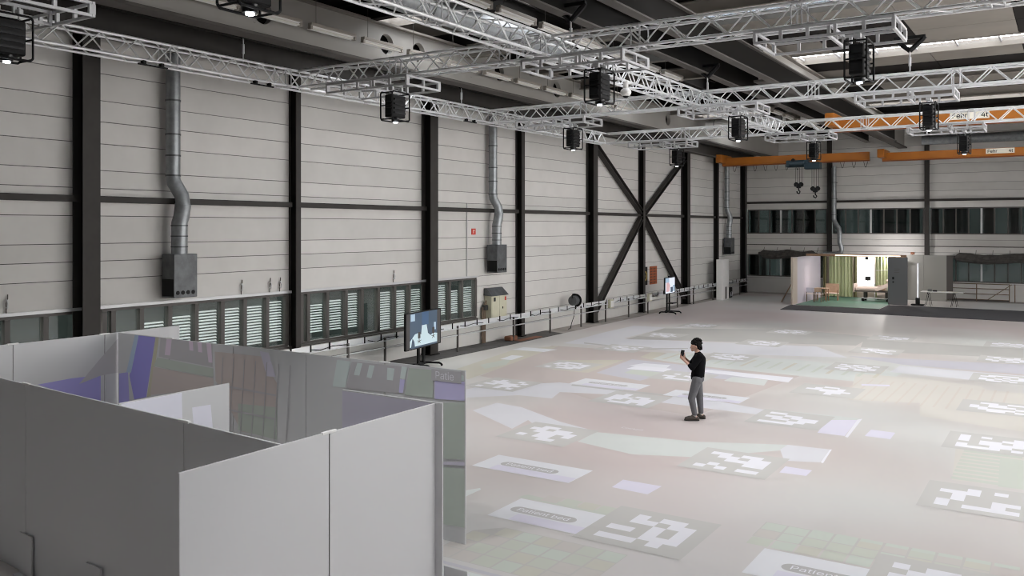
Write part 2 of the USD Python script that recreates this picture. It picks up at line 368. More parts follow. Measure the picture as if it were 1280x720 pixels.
# cross bracing
def brace(label, y0, z0, y1, z1):
    b = thing('diagonal_brace', label, 'diagonal brace', (-17.9, y0, z0), kind='structure')
    d = np.array([0, y1 - y0, z1 - z0]); n = np.array([0, -d[2], d[1]]) / np.linalg.norm(d)
    for nm, s, t, mt in (('flange', 1, .03, 'steel_dark'), ('flange', -1, .03, 'steel_dark'), ('web', 0, .09, 'steel_web')):
        c = n * s * .10
        xs = (-.12, .12) if s else (-.01, .01)
        v = []
        for e in (np.zeros(3), d):
            for sx, st in ((xs[0], -t/2), (xs[1], -t/2), (xs[1], t/2), (xs[0], t/2)):
                v.append(e + c + n * st + np.array([sx, 0, 0]))
        put(b, nm, trimesh.Trimesh(np.array(v), _BF.copy(), process=False), mt)
brace('upper left arm of the cross bracing on the left wall', 34.5, 8.0, 39.6, 4.95)
brace('upper right arm of the cross bracing on the left wall', 45.3, 8.0, 39.98, 4.95)
brace('lower left arm of the cross bracing on the left wall', 34.5, .35, 39.6, 4.7)
brace('lower right arm of the cross bracing on the left wall', 45.3, .35, 39.98, 4.7)

# ================================================================== roof
SKL = [(-7.9, -6.5, 'roof_glass', (-12.5, XR)), (5.2, 7.0, 'roof_glass', (-9.5, XR)), (18.25, 20.15, 'roof_glass', (-17.35, XR)), (23.7, 25.3, 'roof_glass_grey', (-12.4, XR)), (31.4, 33.15, 'roof_glass', (-17.35, XR)), (44.9, 46.6, 'roof_glass', (-17.35, XR))]  # first two roof lights are unseen, added to light the near boards
ce = thing('ceiling', None, None, kind='structure')
slab = sg.box(-18.4, YF - .3, XR + .3, YB + .3)
for y0, y1, g, (xa, xb) in SKL: slab = slab.difference(sg.box(xa, y0, xb, y1))
m = extrude_polygon(slab, .18, engine='earcut'); m.apply_translation([0, 0, ROOF + .03]); put(ce, 'roof_slab', m, 'roof_dark')
yy = YF
cuts = sorted([YF, YB] + [s[0] for s in SKL] + [s[1] for s in SKL])
holes = [(s[0], s[1], s[3]) for s in SKL]
for a, b in zip(cuts[:-1], cuts[1:]):
    hole = [h for h in holes if abs(h[0] - a) < 1e-6]
    n = max(1, round((b - a) / 2.0))
    for yk in range(n):
        ya, yb = a + (b - a) * yk / n, a + (b - a) * (yk + 1) / n
        xs = np.linspace(-18.1, XR, 10)
        for xa, xb in zip(xs[:-1], xs[1:]):
            if hole:
                h0, h1 = hole[0][2]
                segs = [(xa, min(xb, h0)), (max(xa, h1), xb)]
            else: segs = [(xa, xb)]
            for s0, s1 in segs:
                if s1 - s0 > .05: put(ce, 'roof_panel', box((s0 + .012, ya + .012, ROOF), (s1 - .012, yb - .012, ROOF + .03)), 'roof_light' if rng.random() < .3 else 'roof_dark')
for i, (y0, y1, g, (xa, xb)) in enumerate(SKL):
    wn += 1
    w = thing(f'window_{wn}', None, None, kind='structure')
    fr = MB().box((xa, y0 - .03, ROOF - .03), (xb, y0 + .03, ROOF + .25)).box((xa, y1 - .03, ROOF - .03), (xb, y1 + .03, ROOF + .25)).box((xa - .03, y0, ROOF - .03), (xa + .03, y1, ROOF + .25))
    put(w, 'frame', fr, 'roof_light')
    n = round((xb - xa) / 1.25); xs = np.linspace(xa, xb, n + 1)
    for x in xs[1:-1]: put(w, 'glazing_bar', box((x - .025, y0 + .03, ROOF + .1), (x + .025, y1 - .03, ROOF + .16)), 'alu_dull')
    for p, q in zip(xs[:-1], xs[1:]): put(w, 'pane', box((p + .025, y0 + .03, ROOF + .12), (q - .025, y1 - .03, ROOF + .13)), g)
def beam_x(y, x0, x1, z0, z1, m, w=.25, name='roof_beam'):
    b = thing(name, None, None, (0, y, z0), kind='structure')
    h = z1 - z0
    put(b, 'flange', box((x0, -w/2, 0), (x1, w/2, .03)), m); put(b, 'flange', box((x0, -w/2, h - .03), (x1, w/2, h)), m)
    put(b, 'web', box((x0, -.015, .03), (x1, .015, h - .03)), m)
def beam_y(x, y0, y1, z0, z1, m, mw, w=.3, name='roof_girder'):
    b = thing(name, None, None, (x, 0, z0), kind='structure')
    h = z1 - z0
    put(b, 'flange', box((-w/2, y0, 0), (w/2, y1, .04)), m); put(b, 'flange', box((-w/2, y0, h - .04), (w/2, y1, h)), m)
    put(b, 'web', box((-.02, y0, .04), (.02, y1, h - .04)), mw)
def white_girder(x, y0, y1, z0, z1, holes):
    b = thing('white_girder', None, None, (x, 0, 0), kind='structure')
    s = sg.box(y0, z0, y1, z1)
    for y, z, r in holes: s = s.difference(sg.Point(y, z).buffer(r, 10))
    m = extrude_polygon(s, .16, engine='earcut')
    m.vertices = np.c_[m.vertices[:, 2] - .08, m.vertices[:, 0], m.vertices[:, 1]]
    if m.volume < 0: m.invert()
    put(b, 'web', m, 'white_steel')
    put(b, 'flange', box((-.24, y0, z0 - .07), (.24, y1, z0)), 'steel_mid'); put(b, 'flange', box((-.24, y0, z1), (.24, y1, z1 + .06)), 'roof_light')
white_girder(-15.9, YF, YB - .3, 8.68, 9.72, [(13.85, 9.22, .28), (18.2, 9.24, .28), (19.6, 9.25, .28), (23.8, 9.3, .28), (27.6, 9.25, .28), (31.9, 9.25, .28), (38, 9.25, .28), (45, 9.25, .28)])
white_girder(-8.45, 28.0, YB - .3, 9.0, 10.1, [(36.6, 9.6, .3), (44, 9.6, .3)])
for y in (17.5, 28.6, 34.6, 40.2, 48.0, 53.0): beam_x(y, -18, -9.0, 9.75, 10.25, 'roof_dark')
for y in (13.5, 22.2, 36.8, 42.5, 48.8, 54): beam_x(y, -9, XR, 9.9, 10.25, 'roof_light' if y in (36.8, 22.2, 42.5) else 'roof_dark')
for y in (21.9, 25.6, 29.2, 38.0, 43.0): beam_x(y, -15.7, -9.2, 9.45, 9.85, 'roof_light')
beam_y(-9.15, YF, 49.5, 8.75, 9.45, 'steel_mid', 'steel_web', .26, 'crane_runway')
beam_y(-7.85, YF, 49.5, 8.75, 9.45, 'steel_mid', 'steel_web', .26, 'crane_runway')
beam_y(-12.4, YF, 54, 9.7, 10.2, 'roof_dark', 'steel_web', .3, 'roof_girder')
# crane runway along the left wall
b = thing('crane_runway', None, None, (-17.45, 0, 8.35), kind='structure')
put(b, 'side_plate', box((-.02, YF, .0), (.02, YB - .3, .55)), 'steel_dark'); put(b, 'flange', box((-.3, YF, -.03), (.18, YB - .3, .0)), 'steel_mid')
put(b, 'flange', box((-.45, YF, .55), (.18, YB - .3, .58)), 'steel_dark'); put(b, 'rail', box((-.04, YF, .58), (.04, YB - .3, .66)), 'steel_web')
for y in np.arange(9, 54, 5.8): put(b, 'bracket', box((-.4, y, .58), (.1, y + .7, .74)), 'black')

# ================================================================== lighting trusses
HT, ZT = .40, 8.05          # chord spacing, height of the top chords
def truss(label, a, b, group='aluminium trusses of the ceiling grid', step=.8, joints=3.2):
    a, b = np.array(a, float), np.array(b, float); L = np.linalg.norm(b - a)
    along_y = abs(b[1] - a[1]) > abs(b[0] - a[0])
    t = thing('lighting_truss', label, 'truss', (a[0], a[1], ZT - HT - .03), rz=math.atan2(b[1] - a[1], b[0] - a[0]), group=None)
    h = HT / 2; z0, z1 = .03, .03 + HT
    for s in (-h, h):
        for z in (z0, z1): put(t, 'chord', tube((0, s, z), (L, s, z), .031, 8), 'alu', smooth=40)
    n = int(L / step)
    hb = MB()
    for s in (-h, h):
        for k in range(n):
            x = k * step + (L - n * step) / 2
            put(t, 'diagonal', tube((x, s, z0), (x + step/2, s, z1), .017, 5), 'alu'); put(t, 'diagonal', tube((x + step/2, s, z1), (x + step, s, z0), .017, 5), 'alu')
    for k in range(n):
        x = k * step + (L - n * step) / 2
        for z in (z0, z1):
            hb.tube((x, -h, z), (x + step/2, h, z), .015, 5); hb.tube((x + step/2, h, z), (x + step, -h, z), .015, 5)
    put(t, 'cross_lacing', hb, 'alu', kind='stuff')
    for x in list(np.arange(joints, L, joints)):
        fr = MB()
        for d in (-.09, .09):
            for s in (-h, h): fr.tube((x + d, s, z0), (x + d, s, z1), .015, 6)
            for z in (z0, z1): fr.tube((x + d, -h, z), (x + d, h, z), .015, 6)
        for s in (-h, h):
            for z in (z0, z1): fr.tube((x - .08, s, z), (x + .08, s, z), .034, 8)
        put(t, 'joint_frame', fr, 'alu_dull')
    return t
YT = [6.7, 15.3, 23.7, 32.1]; XL = [-16.2, -9.0]
truss('long aluminium truss along the left wall, in front of the columns', (XL[0], 2.0, 0), (XL[0], YT[3] + .2, 0))
truss('long aluminium truss down the middle of the hall under the round duct', (XL[1], 2.0, 0), (XL[1], YT[3] + .2, 0))
truss('nearest cross truss, only its end shows at the top left corner', (XL[0], YT[0], 0), (4.0, YT[0], 0))
truss('cross truss carrying the nearest full row of projectors', (XL[0] + .25, YT[1], 0), (5.6, YT[1], 0), joints=3.0)
truss('cross truss carrying the middle row of projectors', (XL[0] + .25, YT[2], 0), (5.6, YT[2], 0), joints=3.4)
truss('farthest cross truss, in front of the orange crane', (XL[0] + .25, YT[3], 0), (5.6, YT[3], 0), joints=3.3)

# projector mounting frames: horizontal ladder-sided rectangles
def mount_frame(label, x0, x1, y0, y1, z=7.42):
    t = thing('mounting_frame', label, 'mounting frame', (x0, y0, z), group=None)
    w, d, h = x1 - x0, y1 - y0, .19
    for (ax, ay, bx_, by) in [(0, 0, w, 0), (0, d, w, d), (0, .05, 0, d - .05), (w, .05, w, d - .05), (w * .55, .05, w * .55, d - .05)]:
        p, q = np.array([ax, ay, 0.]), np.array([bx_, by, 0.]); L = np.linalg.norm(q - p); n = max(2, round(L / .45))
        s = MB()
        for z_ in (0, h): s.add(box(np.minimum(p, q) - [.022, .022, .022] + [0, 0, z_], np.maximum(p, q) + [.022, .022, .022] + [0, 0, z_]))
        for k in range(n + 1):
            c = p + (q - p) * k / n; s.box(c - [.026, .026, -.02], c + [.026, .026, h - .02])
        put(t, 'ladder_beam', s, 'alu_dull')
    for y in (.05, d - .05):   # hooks up to the truss
        pass
    return t
# projectors
def projector_proto(label, loc, group=None):
    t = thing('projector', label, 'projector', loc)
    put(t, 'body', cbox((-.12, -.24, .15), (.12, .22, .66), .02), 'black')
    put(t, 'lens_housing', tube((-.0, .0, .06), (-.0, .0, .16), .085, 16, .10), 'black_gloss', smooth=40)
    put(t, 'lens', tube((0, 0, .035), (0, 0, .06), .05, 16), 'lens_glow', label='glowing lens pointing at the floor')
    for x in (-.17, .17):
        c = MB(); P = [(x, -.31, .12), (x, -.27, .08), (x, .25, .08), (x, .29, .12), (x, .29, .68), (x, .25, .72), (x, -.27, .72), (x, -.31, .68), (x, -.31, .12)]
        c.path(P, .017, 6); put(t, 'cage_hoop', c, 'black')
    for y, z in ((-.29, .1), (.27, .1), (.27, .7), (-.29, .7), (-.31, .4), (.29, .4)):
        put(t, 'cage_bar', tube((-.17, y, z), (.17, y, z), .015, 6), 'black')
    for k in range(4): put(t, 'vent_slat', box((.12, -.20, .23 + .10 * k), (.15, .18, .27 + .10 * k)), 'black_gloss')
    for k in range(3): put(t, 'fan_grille', box((-.09, -.255, .22 + .14 * k), (.09, -.24, .32 + .14 * k)), 'black_gloss')
    for y in (-.14, .18):
        put(t, 'hanger', tube((.0, y, .70), (.0, y, .87), .022, 6), 'alu_dull'); put(t, 'clamp', cbox((-.06, y - .035, .76), (.06, y + .035, .845), .01), 'alu_dull')
    return t
ROWN = ['nearest', 'front', 'middle', 'far']
PX = [-12.95, -7.75, -2.95]
COLN = ['left', 'centre', 'right']
PLAB = {(0, 0): 'black caged projector in the top left corner of the photo', (0, 1): 'black caged projector whose glowing lens just shows at the top edge',
        (1, 0): 'black caged projector before the wall, under the bright corner frame', (1, 1): 'black caged projector under the middle of the grid, beside the small dome camera', (1, 2): 'largest black caged projector, upper right, in front of the skylight strip',
        (2, 0): 'black caged projector just left of the cross bracing', (2, 1): 'black caged projector in front of the bright duct, at the centre of the middle row', (2, 2): 'black caged projector in front of the upper orange crane beam',
        (3, 0): 'black caged projector at the top of the cross bracing', (3, 1): 'black caged projector just above the teal crane trolley', (3, 2): 'black caged projector hanging before the lettered lower crane beam'}
MLAB = {(0, 0): 'aluminium ladder frame in the top left corner of the photo', (0, 1): 'aluminium ladder frame above the top edge, nearest row',
        (1, 0): 'bright aluminium ladder frame at the near left corner of the truss grid', (1, 1): 'aluminium ladder frame under the crossing with the middle truss', (1, 2): 'aluminium ladder frame before the upper skylight strip',
        (2, 0): 'aluminium ladder frame left of the cross bracing, middle row', (2, 1): 'aluminium ladder frame at the centre of the middle row', (2, 2): 'aluminium ladder frame just above the upper orange crane',
        (3, 0): 'aluminium ladder frame over the cross bracing, far row', (3, 1): 'aluminium ladder frame above the teal crane trolley', (3, 2): 'aluminium ladder frame at the far right, below the upper orange crane'}
first = None
for r in range(4):
    for c in range(3):
        x, y = PX[c], YT[r] - .1
        if (r, c) not in PLAB: continue
        if first is None: first = projector_proto(PLAB[(r, c)], (x, y, 6.55))
        else: copy_of(first, PLAB[(r, c)], (x, y, 6.55))
        mount_frame(MLAB[(r, c)], x - (2.0 if c == 0 else 1.7), x + (.45 if c == 0 else .55), YT[r] - .25, YT[r] + .95)
# projector light
for r in range(4):
    for c in range(3):
        L = UsdLux.SphereLight.Define(stage, f'/World/projector_light_{r}{c}')
        L.AddTranslateOp().Set(Gf.Vec3d(PX[c] - .03, YT[r] - .02, 6.50))
        L.CreateRadiusAttr(.05); L.CreateIntensityAttr(LAMP * [.55, .95, 1.0, 1.0][r]); L.CreateNormalizeAttr(True); L.CreateColorAttr(Gf.Vec3f(1, .985, .97))
        sh = UsdLux.ShapingAPI.Apply(L.GetPrim()); sh.CreateShapingConeAngleAttr(44); sh.CreateShapingConeSoftnessAttr(.55)
# ====== PART2

# ================================================================== partition maze of white boards, 2.3 m tall
PH, PT = 2.3, .02
def partition(label, p, q, joints, mats='panel_white', z0=0.0):
    """a run of boards from p to q (floor points) cut at the given fractions; each board is a part, with a connector plate at each joint"""
    p, q = np.array(p, float), np.array(q, float); L = np.linalg.norm(q - p)
    t = thing('partition_wall', label, 'partition wall', (p[0], p[1], 0), rz=math.atan2(q[1] - p[1], q[0] - p[0]))
    c = [0] + list(joints) + [L]
    for i, (a, b) in enumerate(zip(c[:-1], c[1:])):
        put(t, 'board', cbox((a + .005, -PT/2, .0), (b - .005, PT/2, PH + (0 if i % 2 else .006)), .004), mats)
    for a in c[1:-1]:
        put(t, 'joint_strip', box((a - .005, -PT/2 + .012, 0), (a + .005, PT/2 - .012, PH - .01)), 'frame_dark')
        put(t, 'top_clip', cbox((a - .09, -PT/2 - .006, PH - .012), (a + .09, PT/2 + .006, PH + .014), .004), 'panel_edge')
    return t
pb = partition('long bright white partition wall facing the camera side light, lower centre of the photo', (-5.80, 4.24), (-5.80, 7.46), [1.62])
pd = partition('dark shaded partition wall in the lower left, seen from its unlit side', (-14.0, 5.93), (-5.83, 5.31), [1.7, 3.33, 6.70])
pl = partition('left end partition wall running beyond the corner of the enclosure', (-14.52, 5.98), (-14.52, 10.65), [1.52, 3.12])
pk = partition('back partition wall covered in coloured projections', (-14.48, 9.34), (-6.74, 9.34), [1.48, 3.13, 4.77, 6.33])
pi_ = partition('short inner partition wall inside the white enclosure', (-8.64, 5.57), (-8.64, 7.04), [])
pp = partition('inner cross wall coloured with lilac projector light, behind the bright partition', (-7.18, 7.48), (-5.70, 7.48), [], 'panel_white')
# connector foot plates at the joints
for x, y, rz, l in [(-10.60, 5.632, -.076, 'left low white foot plate against the shaded partition'), (-9.0, 5.515, -.076, 'second low white foot plate against the shaded partition'), (-5.62, 7.60, 0.0, 'low white foot plate at the end of the bright partition')]:
    t = thing('foot_plate', l, 'foot plate', (x, y, 0), rz); put(t, 'plate', cbox((-.16, -.012, 0), (.16, .012, .50), .004), 'panel_white'); put(t, 'foot', cbox((-.16, -.09, 0), (.16, -.012, .012), .003), 'panel_white')
WALLP = [  # coloured projector light on the back boards, put in as patches
  ('wz_violet', [(-13.85, 2.33), (-13.37, 2.32), (-13.64, 1.23), (-13.99, 1.15), (-14.13, 1.56)]),
  ('wz_violet2', [(-14.93, 1.48), (-14.17, 1.62), (-14.13, 1.06), (-14.93, 0.96)]),
  ('wz_blue', [(-13.96, 2.32), (-13.85, 2.32), (-14.08, 1.62), (-14.22, 1.61)]),
  ('wz_yellow', [(-13.37, 2.32), (-13.28, 2.31), (-13.5, 1.27), (-13.62, 1.23)]),
  ('wz_grey', [(-13.23, 2.32), (-11.86, 2.32), (-11.86, 1.91), (-13.28, 1.97)]),
  ('wz_pink', [(-13.06, 2.32), (-12.92, 2.32), (-12.97, 2.01), (-13.12, 2.01)]),
  ('wz_pink', [(-12.47, 2.32), (-12.37, 2.31), (-12.35, 2.14), (-12.45, 2.14)]),
  ('wz_pink', [(-12.25, 2.31), (-12.14, 2.31), (-12.12, 2.13), (-12.22, 2.13)]),
  ('wz_pink', [(-12.02, 2.32), (-11.9, 2.32), (-11.86, 1.98), (-11.96, 1.98)]),
  ('wz_green', [(-13.32, 1.95), (-11.84, 1.89), (-11.84, 1.74), (-13.43, 1.79)]),
  ('wz_rose', [(-13.43, 1.78), (-11.84, 1.73), (-11.82, 1.56), (-13.52, 1.28)]),
  ('wz_rose', [(-11.8, 2.17), (-10.69, 2.18), (-10.33, 1.79), (-10.33, 0.95), (-11.15, 0.94), (-11.78, 1.7)]),
  ('wz_lilac', [(-10.72, 2.26), (-10.52, 2.25), (-10.36, 1.89), (-10.56, 1.88)]),
  ('wz_green', [(-11.23, 1.38), (-10.33, 1.42), (-10.33, 0.92), (-11.23, 0.96)]),
  ('wz_mint', [(-9.06, 2.26), (-8.79, 2.26), (-8.9, 1.87), (-9.15, 1.86)]),
  ('wz_grey', [(-8.77, 2.26), (-7.8, 2.27), (-7.87, 1.89), (-8.87, 1.86)]),
  ('wz_mint', [(-8.66, 2.25), (-8.56, 2.25), (-8.62, 2.07), (-8.73, 2.07)]),
  ('wz_mint', [(-8.43, 2.24), (-8.33, 2.24), (-8.39, 2.05), (-8.48, 2.06)]),
  ('wz_mint', [(-8.09, 2.23), (-7.96, 2.23), (-7.99, 2.06), (-8.1, 2.06)]),
  ('wz_mint', [(-7.83, 2.27), (-7.73, 2.27), (-7.77, 2.1), (-7.86, 2.1)]),
  ('wz_lav', [(-7.86, 2.09), (-7.77, 2.09), (-7.81, 1.9), (-7.88, 1.9)]),
  ('wz_lav', [(-7.25, 2.13), (-6.75, 2.16), (-6.75, 1.91), (-7.25, 1.88)]),
  ('wz_mint', [(-7.25, 2.27), (-7.01, 2.28), (-6.76, 2.24), (-6.76, 2.17), (-7.25, 2.14)]),
  ('wz_green', [(-7.7, 2.26), (-7.28, 2.27), (-7.28, 1.89), (-7.77, 1.88)]),
  ('wz_green', [(-7.13, 1.84), (-6.75, 1.89), (-6.75, 1.13), (-7.13, 1.09)]),
  ('wz_lilac', [(-7.13, 1.05), (-6.75, 1.1), (-6.75, 1.05), (-7.13, 1.01)]),
  ('wz_green', [(-7.13, 0.98), (-6.75, 1.01), (-6.75, 0.23), (-7.13, 0.21)]),
]
LEFTP = [
  ('wz_violet2', [(7.9, 1.58), (8.48, 1.6), (9.02, 1.58), (9.02, 1.07), (8.69, 1.21)]),
  ('wz_grey', [(9.42, 2.26), (9.02, 1.88), (8.62, 1.48), (9.02, 1.57), (9.44, 1.58)]),  # shade near the corner, put in as a grey patch
]
INP = [  # lit areas of the inner wall, put in as white patches
  ('wz_white', [(5.53, 2.31), (6.36, 2.3), (6.37, 1.96), (5.66, 2.25)]),
  ('wz_white', [(6.5, 2.1), (6.76, 2.09), (6.79, 1.81), (6.52, 1.9)]),
]
ZONES = [
  ('zone_pink', [(-14.08, 20.18), (-15.55, 26.78), (-10.39, 27.33), (-6.46, 25.09), (-7.04, 18.5), (-9.82, 18.85), (-11.15, 19.61)]),
  ('zone_yellow', [(-15.24, 20.08), (-16.09, 24.99), (-15.31, 26.93), (-14.84, 24.25), (-14.31, 21.35), (-14.06, 19.58)]),
  ('zone_yellow', [(-13.64, 24.0), (-11.94, 25.1), (-11.76, 22.32), (-12.92, 22.25)]),
  ('zone_green', [(-15.23, 21.83), (-15.11, 23.46), (-14.55, 22.27), (-14.68, 21.29)]),
  ('zone_pale', [(-15.53, 27.55), (-15.76, 31.28), (-15.76, 34.16), (-14.34, 34.19), (-14.27, 30.0), (-11.63, 30.59), (-7.59, 31.65), (-6.07, 29.48), (-10.59, 27.85), (-12.98, 27.94)]),
  ('zone_grey', [(-14.09, 29.83), (-14.28, 33.88), (-9.68, 36.34), (-6.45, 35.61), (-6.45, 32.64), (-11.71, 30.81)]),
  ('zone_yellow', [(-11.79, 26.0), (-11.91, 27.23), (-11.45, 27.3), (-11.19, 25.58)]),
  ('zone_mint', [(-11.26, 25.74), (-11.38, 27.34), (-7.24, 28.12), (-4.07, 27.27), (-4.32, 24.97), (-6.46, 25.09), (-9.35, 25.25)]),
  ('zone_violet', [(-11.56, 22.45), (-11.79, 25.39), (-9.55, 25.12), (-7.22, 24.6), (-7.55, 23.47), (-9.8, 23.26), (-9.95, 21.93)]),
  ('zone_green', [(-10.88, 22.88), (-10.93, 23.53), (-9.91, 23.51), (-9.78, 22.64)]),
  ('zone_mint', [(-8.01, 23.17), (-8.03, 23.92), (-7.03, 23.95), (-6.87, 23.05)]),
  ('zone_pale', [(-13.43, 16.53), (-13.15, 18.86), (-11.67, 20.52), (-9.75, 20.51), (-9.81, 19.7), (-10.99, 19.32), (-10.74, 18.49), (-11.65, 18.39)]),
  ('zone_pale', [(-11.57, 16.29), (-11.58, 17.31), (-10.81, 17.2), (-9.31, 16.37), (-8.25, 16.0), (-8.18, 15.09), (-8.7, 14.98), (-9.97, 16.13), (-9.82, 15.25)]),
  ('zone_mint', [(-8.15, 15.03), (-8.21, 15.94), (-6.19, 16.29), (-4.61, 17.01), (-4.58, 16.53), (-5.77, 15.18), (-6.84, 14.73)]),
  ('zone_pale', [(-4.63, 16.56), (-4.61, 17.01), (-3.82, 17.09), (-3.78, 16.05), (-4.35, 15.81)]),
  ('zone_pale', [(-8.31, 19.48), (-8.34, 20.4), (-7.13, 20.35), (-5.86, 19.97), (-5.95, 19.4), (-7.19, 19.43)]),
  ('zone_mint', [(-5.99, 20.09), (-3.9, 20.24), (-3.92, 19.85), (-5.76, 19.62)]),
  ('lab_lilac', [(-4.48, 19.67), (-3.92, 20.03), (-3.84, 18.35), (-4.37, 18.34)]),
  ('zone_cream', [(-5.21, 26.38), (-3.54, 26.5), (-2.03, 26.03), (-1.11, 23.89), (-2.55, 22.96), (-4.57, 22.23)]),
  ('zone_pale', [(-4.44, 27.2), (-4.38, 28.63), (-1.12, 28.53), (-1.09, 27.63), (-2.3, 27.0)]),
  ('zone_violet', [(-6.14, 29.85), (-1.22, 30.86), (-1.14, 28.84), (-4.31, 28.86)]),
  ('zone_grey', [(-6.56, 34.68), (-1.38, 34.93), (-1.28, 32.37), (-4.95, 31.49), (-6.16, 31.85)]),
  ('zone_pink2', [(-10.56, 14.85), (-9.67, 15.01), (-7.94, 14.58), (-5.49, 14.82), (-3.34, 15.6), (-2.34, 15.68), (-1.78, 14.11), (-0.57, 14.47), (-0.5, 12.73), (-2.25, 13.0), (-4.36, 12.45), (-7.77, 13.67), (-9.48, 13.59)]),
  ('zone_pink', [(-4.56, 12.32), (-4.11, 14.01), (-1.75, 13.92), (-0.56, 14.28), (-0.5, 12.73), (-2.7, 13.1), (-3.75, 12.03)]),
  ('zone_green', [(-7.52, 10.41), (-7.43, 10.91), (-7.19, 11.63), (-5.48, 11.52), (-4.7, 11.73), (-4.75, 11.27), (-5.67, 11.39), (-6.5, 11.42), (-7.36, 11.43)]),
  ('zone_cream', [(-1.85, 18.5), (-0.73, 18.53), (-0.64, 16.25), (-1.67, 16.12)]),
  ('zone_green', [(-1.09, 18.1), (-0.72, 18.15), (-0.64, 16.15), (-1.0, 16.12)]),
  ('zone_cream', [(-3.42, 25.55), (-1.0, 25.5), (-0.82, 20.71), (-2.84, 21.21)]),
]
STRIPS = [
  ('lab_lilac', [(-6.28, 13.17), (-5.59, 13.17), (-5.61, 12.65), (-6.25, 12.69)]),
  ('lab_lilac', [(-3.5, 19.23), (-3.03, 19.2), (-3.02, 18.56), (-3.5, 18.57)]),
  ('lab_lilac', [(-4.23, 15.45), (-3.77, 15.44), (-3.77, 15.04), (-4.21, 15.01)]),
  ('mk_white', [(-9.51, 14.82), (-9.08, 14.81), (-9.06, 14.68), (-9.43, 14.67)]),
  ('lab_white', [(-16.2, 25.15), (-16.17, 25.88), (-14.88, 26.0), (-14.98, 25.25)]),
  ('lab_white', [(-15.34, 23.11), (-15.49, 24.05), (-15.06, 24.11), (-14.93, 23.17)]),
  ('lab_lilac', [(-4.74, 24.7), (-4.08, 24.98), (-4.04, 24.73), (-4.69, 24.45)]),
  ('lab_mint', [(-8.14, 11.27), (-8.02, 11.5), (-7.96, 11.44), (-7.95, 11.0)]),
  ('line_grey', [(-15.0, 28.16), (-12.62, 27.81), (-11.25, 28.81), (-11.17, 28.62), (-12.49, 27.54), (-14.84, 27.87)]),
  ('line_grey', [(-11.25, 20.44), (-9.43, 20.45), (-7.8, 20.51), (-7.74, 20.36), (-9.34, 20.26), (-11.18, 20.27)]),
  ('mk_white', [(-3.82, 18.28), (-3.93, 20.07), (-3.86, 20.21), (-3.76, 18.25)]),
  ('mk_white', [(-3.77, 16.05), (-3.84, 17.07), (-3.81, 17.1), (-3.72, 16.02)]),
  ('lab_white', [(-11.33, 24.16), (-11.13, 24.84), (-10.29, 24.92), (-10.15, 24.2)]),
  ('mk_white', [(-11.13, 23.57), (-11.12, 24.29), (-9.99, 24.31), (-9.93, 23.67)]),
  ('mk_white', [(-9.19, 24.31), (-9.04, 24.75), (-6.54, 24.72), (-6.46, 23.88)]),
  ('mk_white', [(-14.05, 34.2), (-13.17, 36.56), (-12.73, 36.11), (-13.32, 35.02)]),
]

def wall_patch(parent, m, pts, k, origin, axis):
    """projected light put in as a thin coloured film on a board's face; pts are (along, z) in world coordinates"""
    s = sg.Polygon(pts).buffer(0)
    if axis == 'x': s = s.intersection(sg.box(-14.44, .02, -6.75, PH - .004))
    else: s = s.intersection(sg.box(5.6, .02, 10.6, PH - .004))
    if s.is_empty: return
    for g in getattr(s, 'geoms', [s]):
        e = extrude_polygon(g, .0006, engine='earcut'); v = e.vertices
        if axis == 'x':      # face towards -y at y = 9.34 - PT/2 ; parent local frame = world x shift
            e.vertices = np.c_[v[:, 0] - origin[0], -PT/2 - .0004 * (k + 1) - v[:, 2], v[:, 1]]
        else:                # faces towards +x; parent rotated 90 deg: local x = world y, local y = -world x
            e.vertices = np.c_[v[:, 0] - origin[1], -PT/2 - .0004 * (k + 1) - v[:, 2], v[:, 1]]
        if e.volume < 0: e.invert()
        put(parent, 'projected_patch', e, m)
for k, (m_, P_) in enumerate(WALLP): wall_patch(pk, m_, P_, k, (-14.48, 9.34), 'x')
for k in range(7):    # faint projected grid lines on the rose field
    x = -11.7 + k * .26
    wall_patch(pk, 'wz_grey', [(x, .9), (x + .02, .9), (x + .12, 2.1), (x + .1, 2.1)], 30, (-14.48, 9.34), 'x')
for z in (1.25, 1.62): wall_patch(pk, 'wz_grey', [(-11.75, z), (-10.35, z - .03), (-10.35, z), (-11.75, z + .03)], 31, (-14.48, 9.34), 'x')
for k, (m_, P_) in enumerate(LEFTP): wall_patch(pl, m_, P_, k, (-14.52, 5.98), 'y')
for k, (m_, P_) in enumerate(INP): wall_patch(pi_, m_, P_, k, (-8.64, 5.57), 'y')
wall_patch(pp, 'wz_lilac', [(-7.17, .1), (-5.83, .1), (-5.83, 2.29), (-7.17, 2.29)], 0, (-7.18, 7.48), 'x') if False else None
e = box((.004, -PT/2 - .001, .1), (1.36, -PT/2 - .0004, 2.29)); put(pp, 'projected_patch', e, 'wz_lilac')  # lilac projector light put in as a coloured sheet on the board
t_ = meshkit.text_mesh('Patie', .10, .001); t_.apply_transform(trimesh.transformations.rotation_matrix(PI/2, [1, 0, 0])); t_.apply_translation([14.48 - 7.24, -PT/2 - .0165, 2.16])
put(pk, 'projected_lettering', t_, 'mk_white')
put(pk, 'projected_patch', box((14.48 - 7.30, -PT/2 - .0160, 2.13), (14.48 - 6.80, -PT/2 - .0155, 2.285)), 'wz_grey')

# ================================================================== projected light patterns, put in as thin coloured shapes on the floor
LEVEL = [0]
def floor_part(m, pts, k, name='projected_light_patch'):  # projected light put into thin coloured floor shapes
    LEVEL[0] += 1; z = .0002 + .000012 * LEVEL[0]
    put(fl, name, prism(pts, z, z + .00001), m)
for k, (m_, P_) in enumerate(ZONES):
    if m_ == 'zone_pink2' or (m_ == 'zone_pink' and P_[0][0] > -8): continue
    floor_part(m_, P_, k)
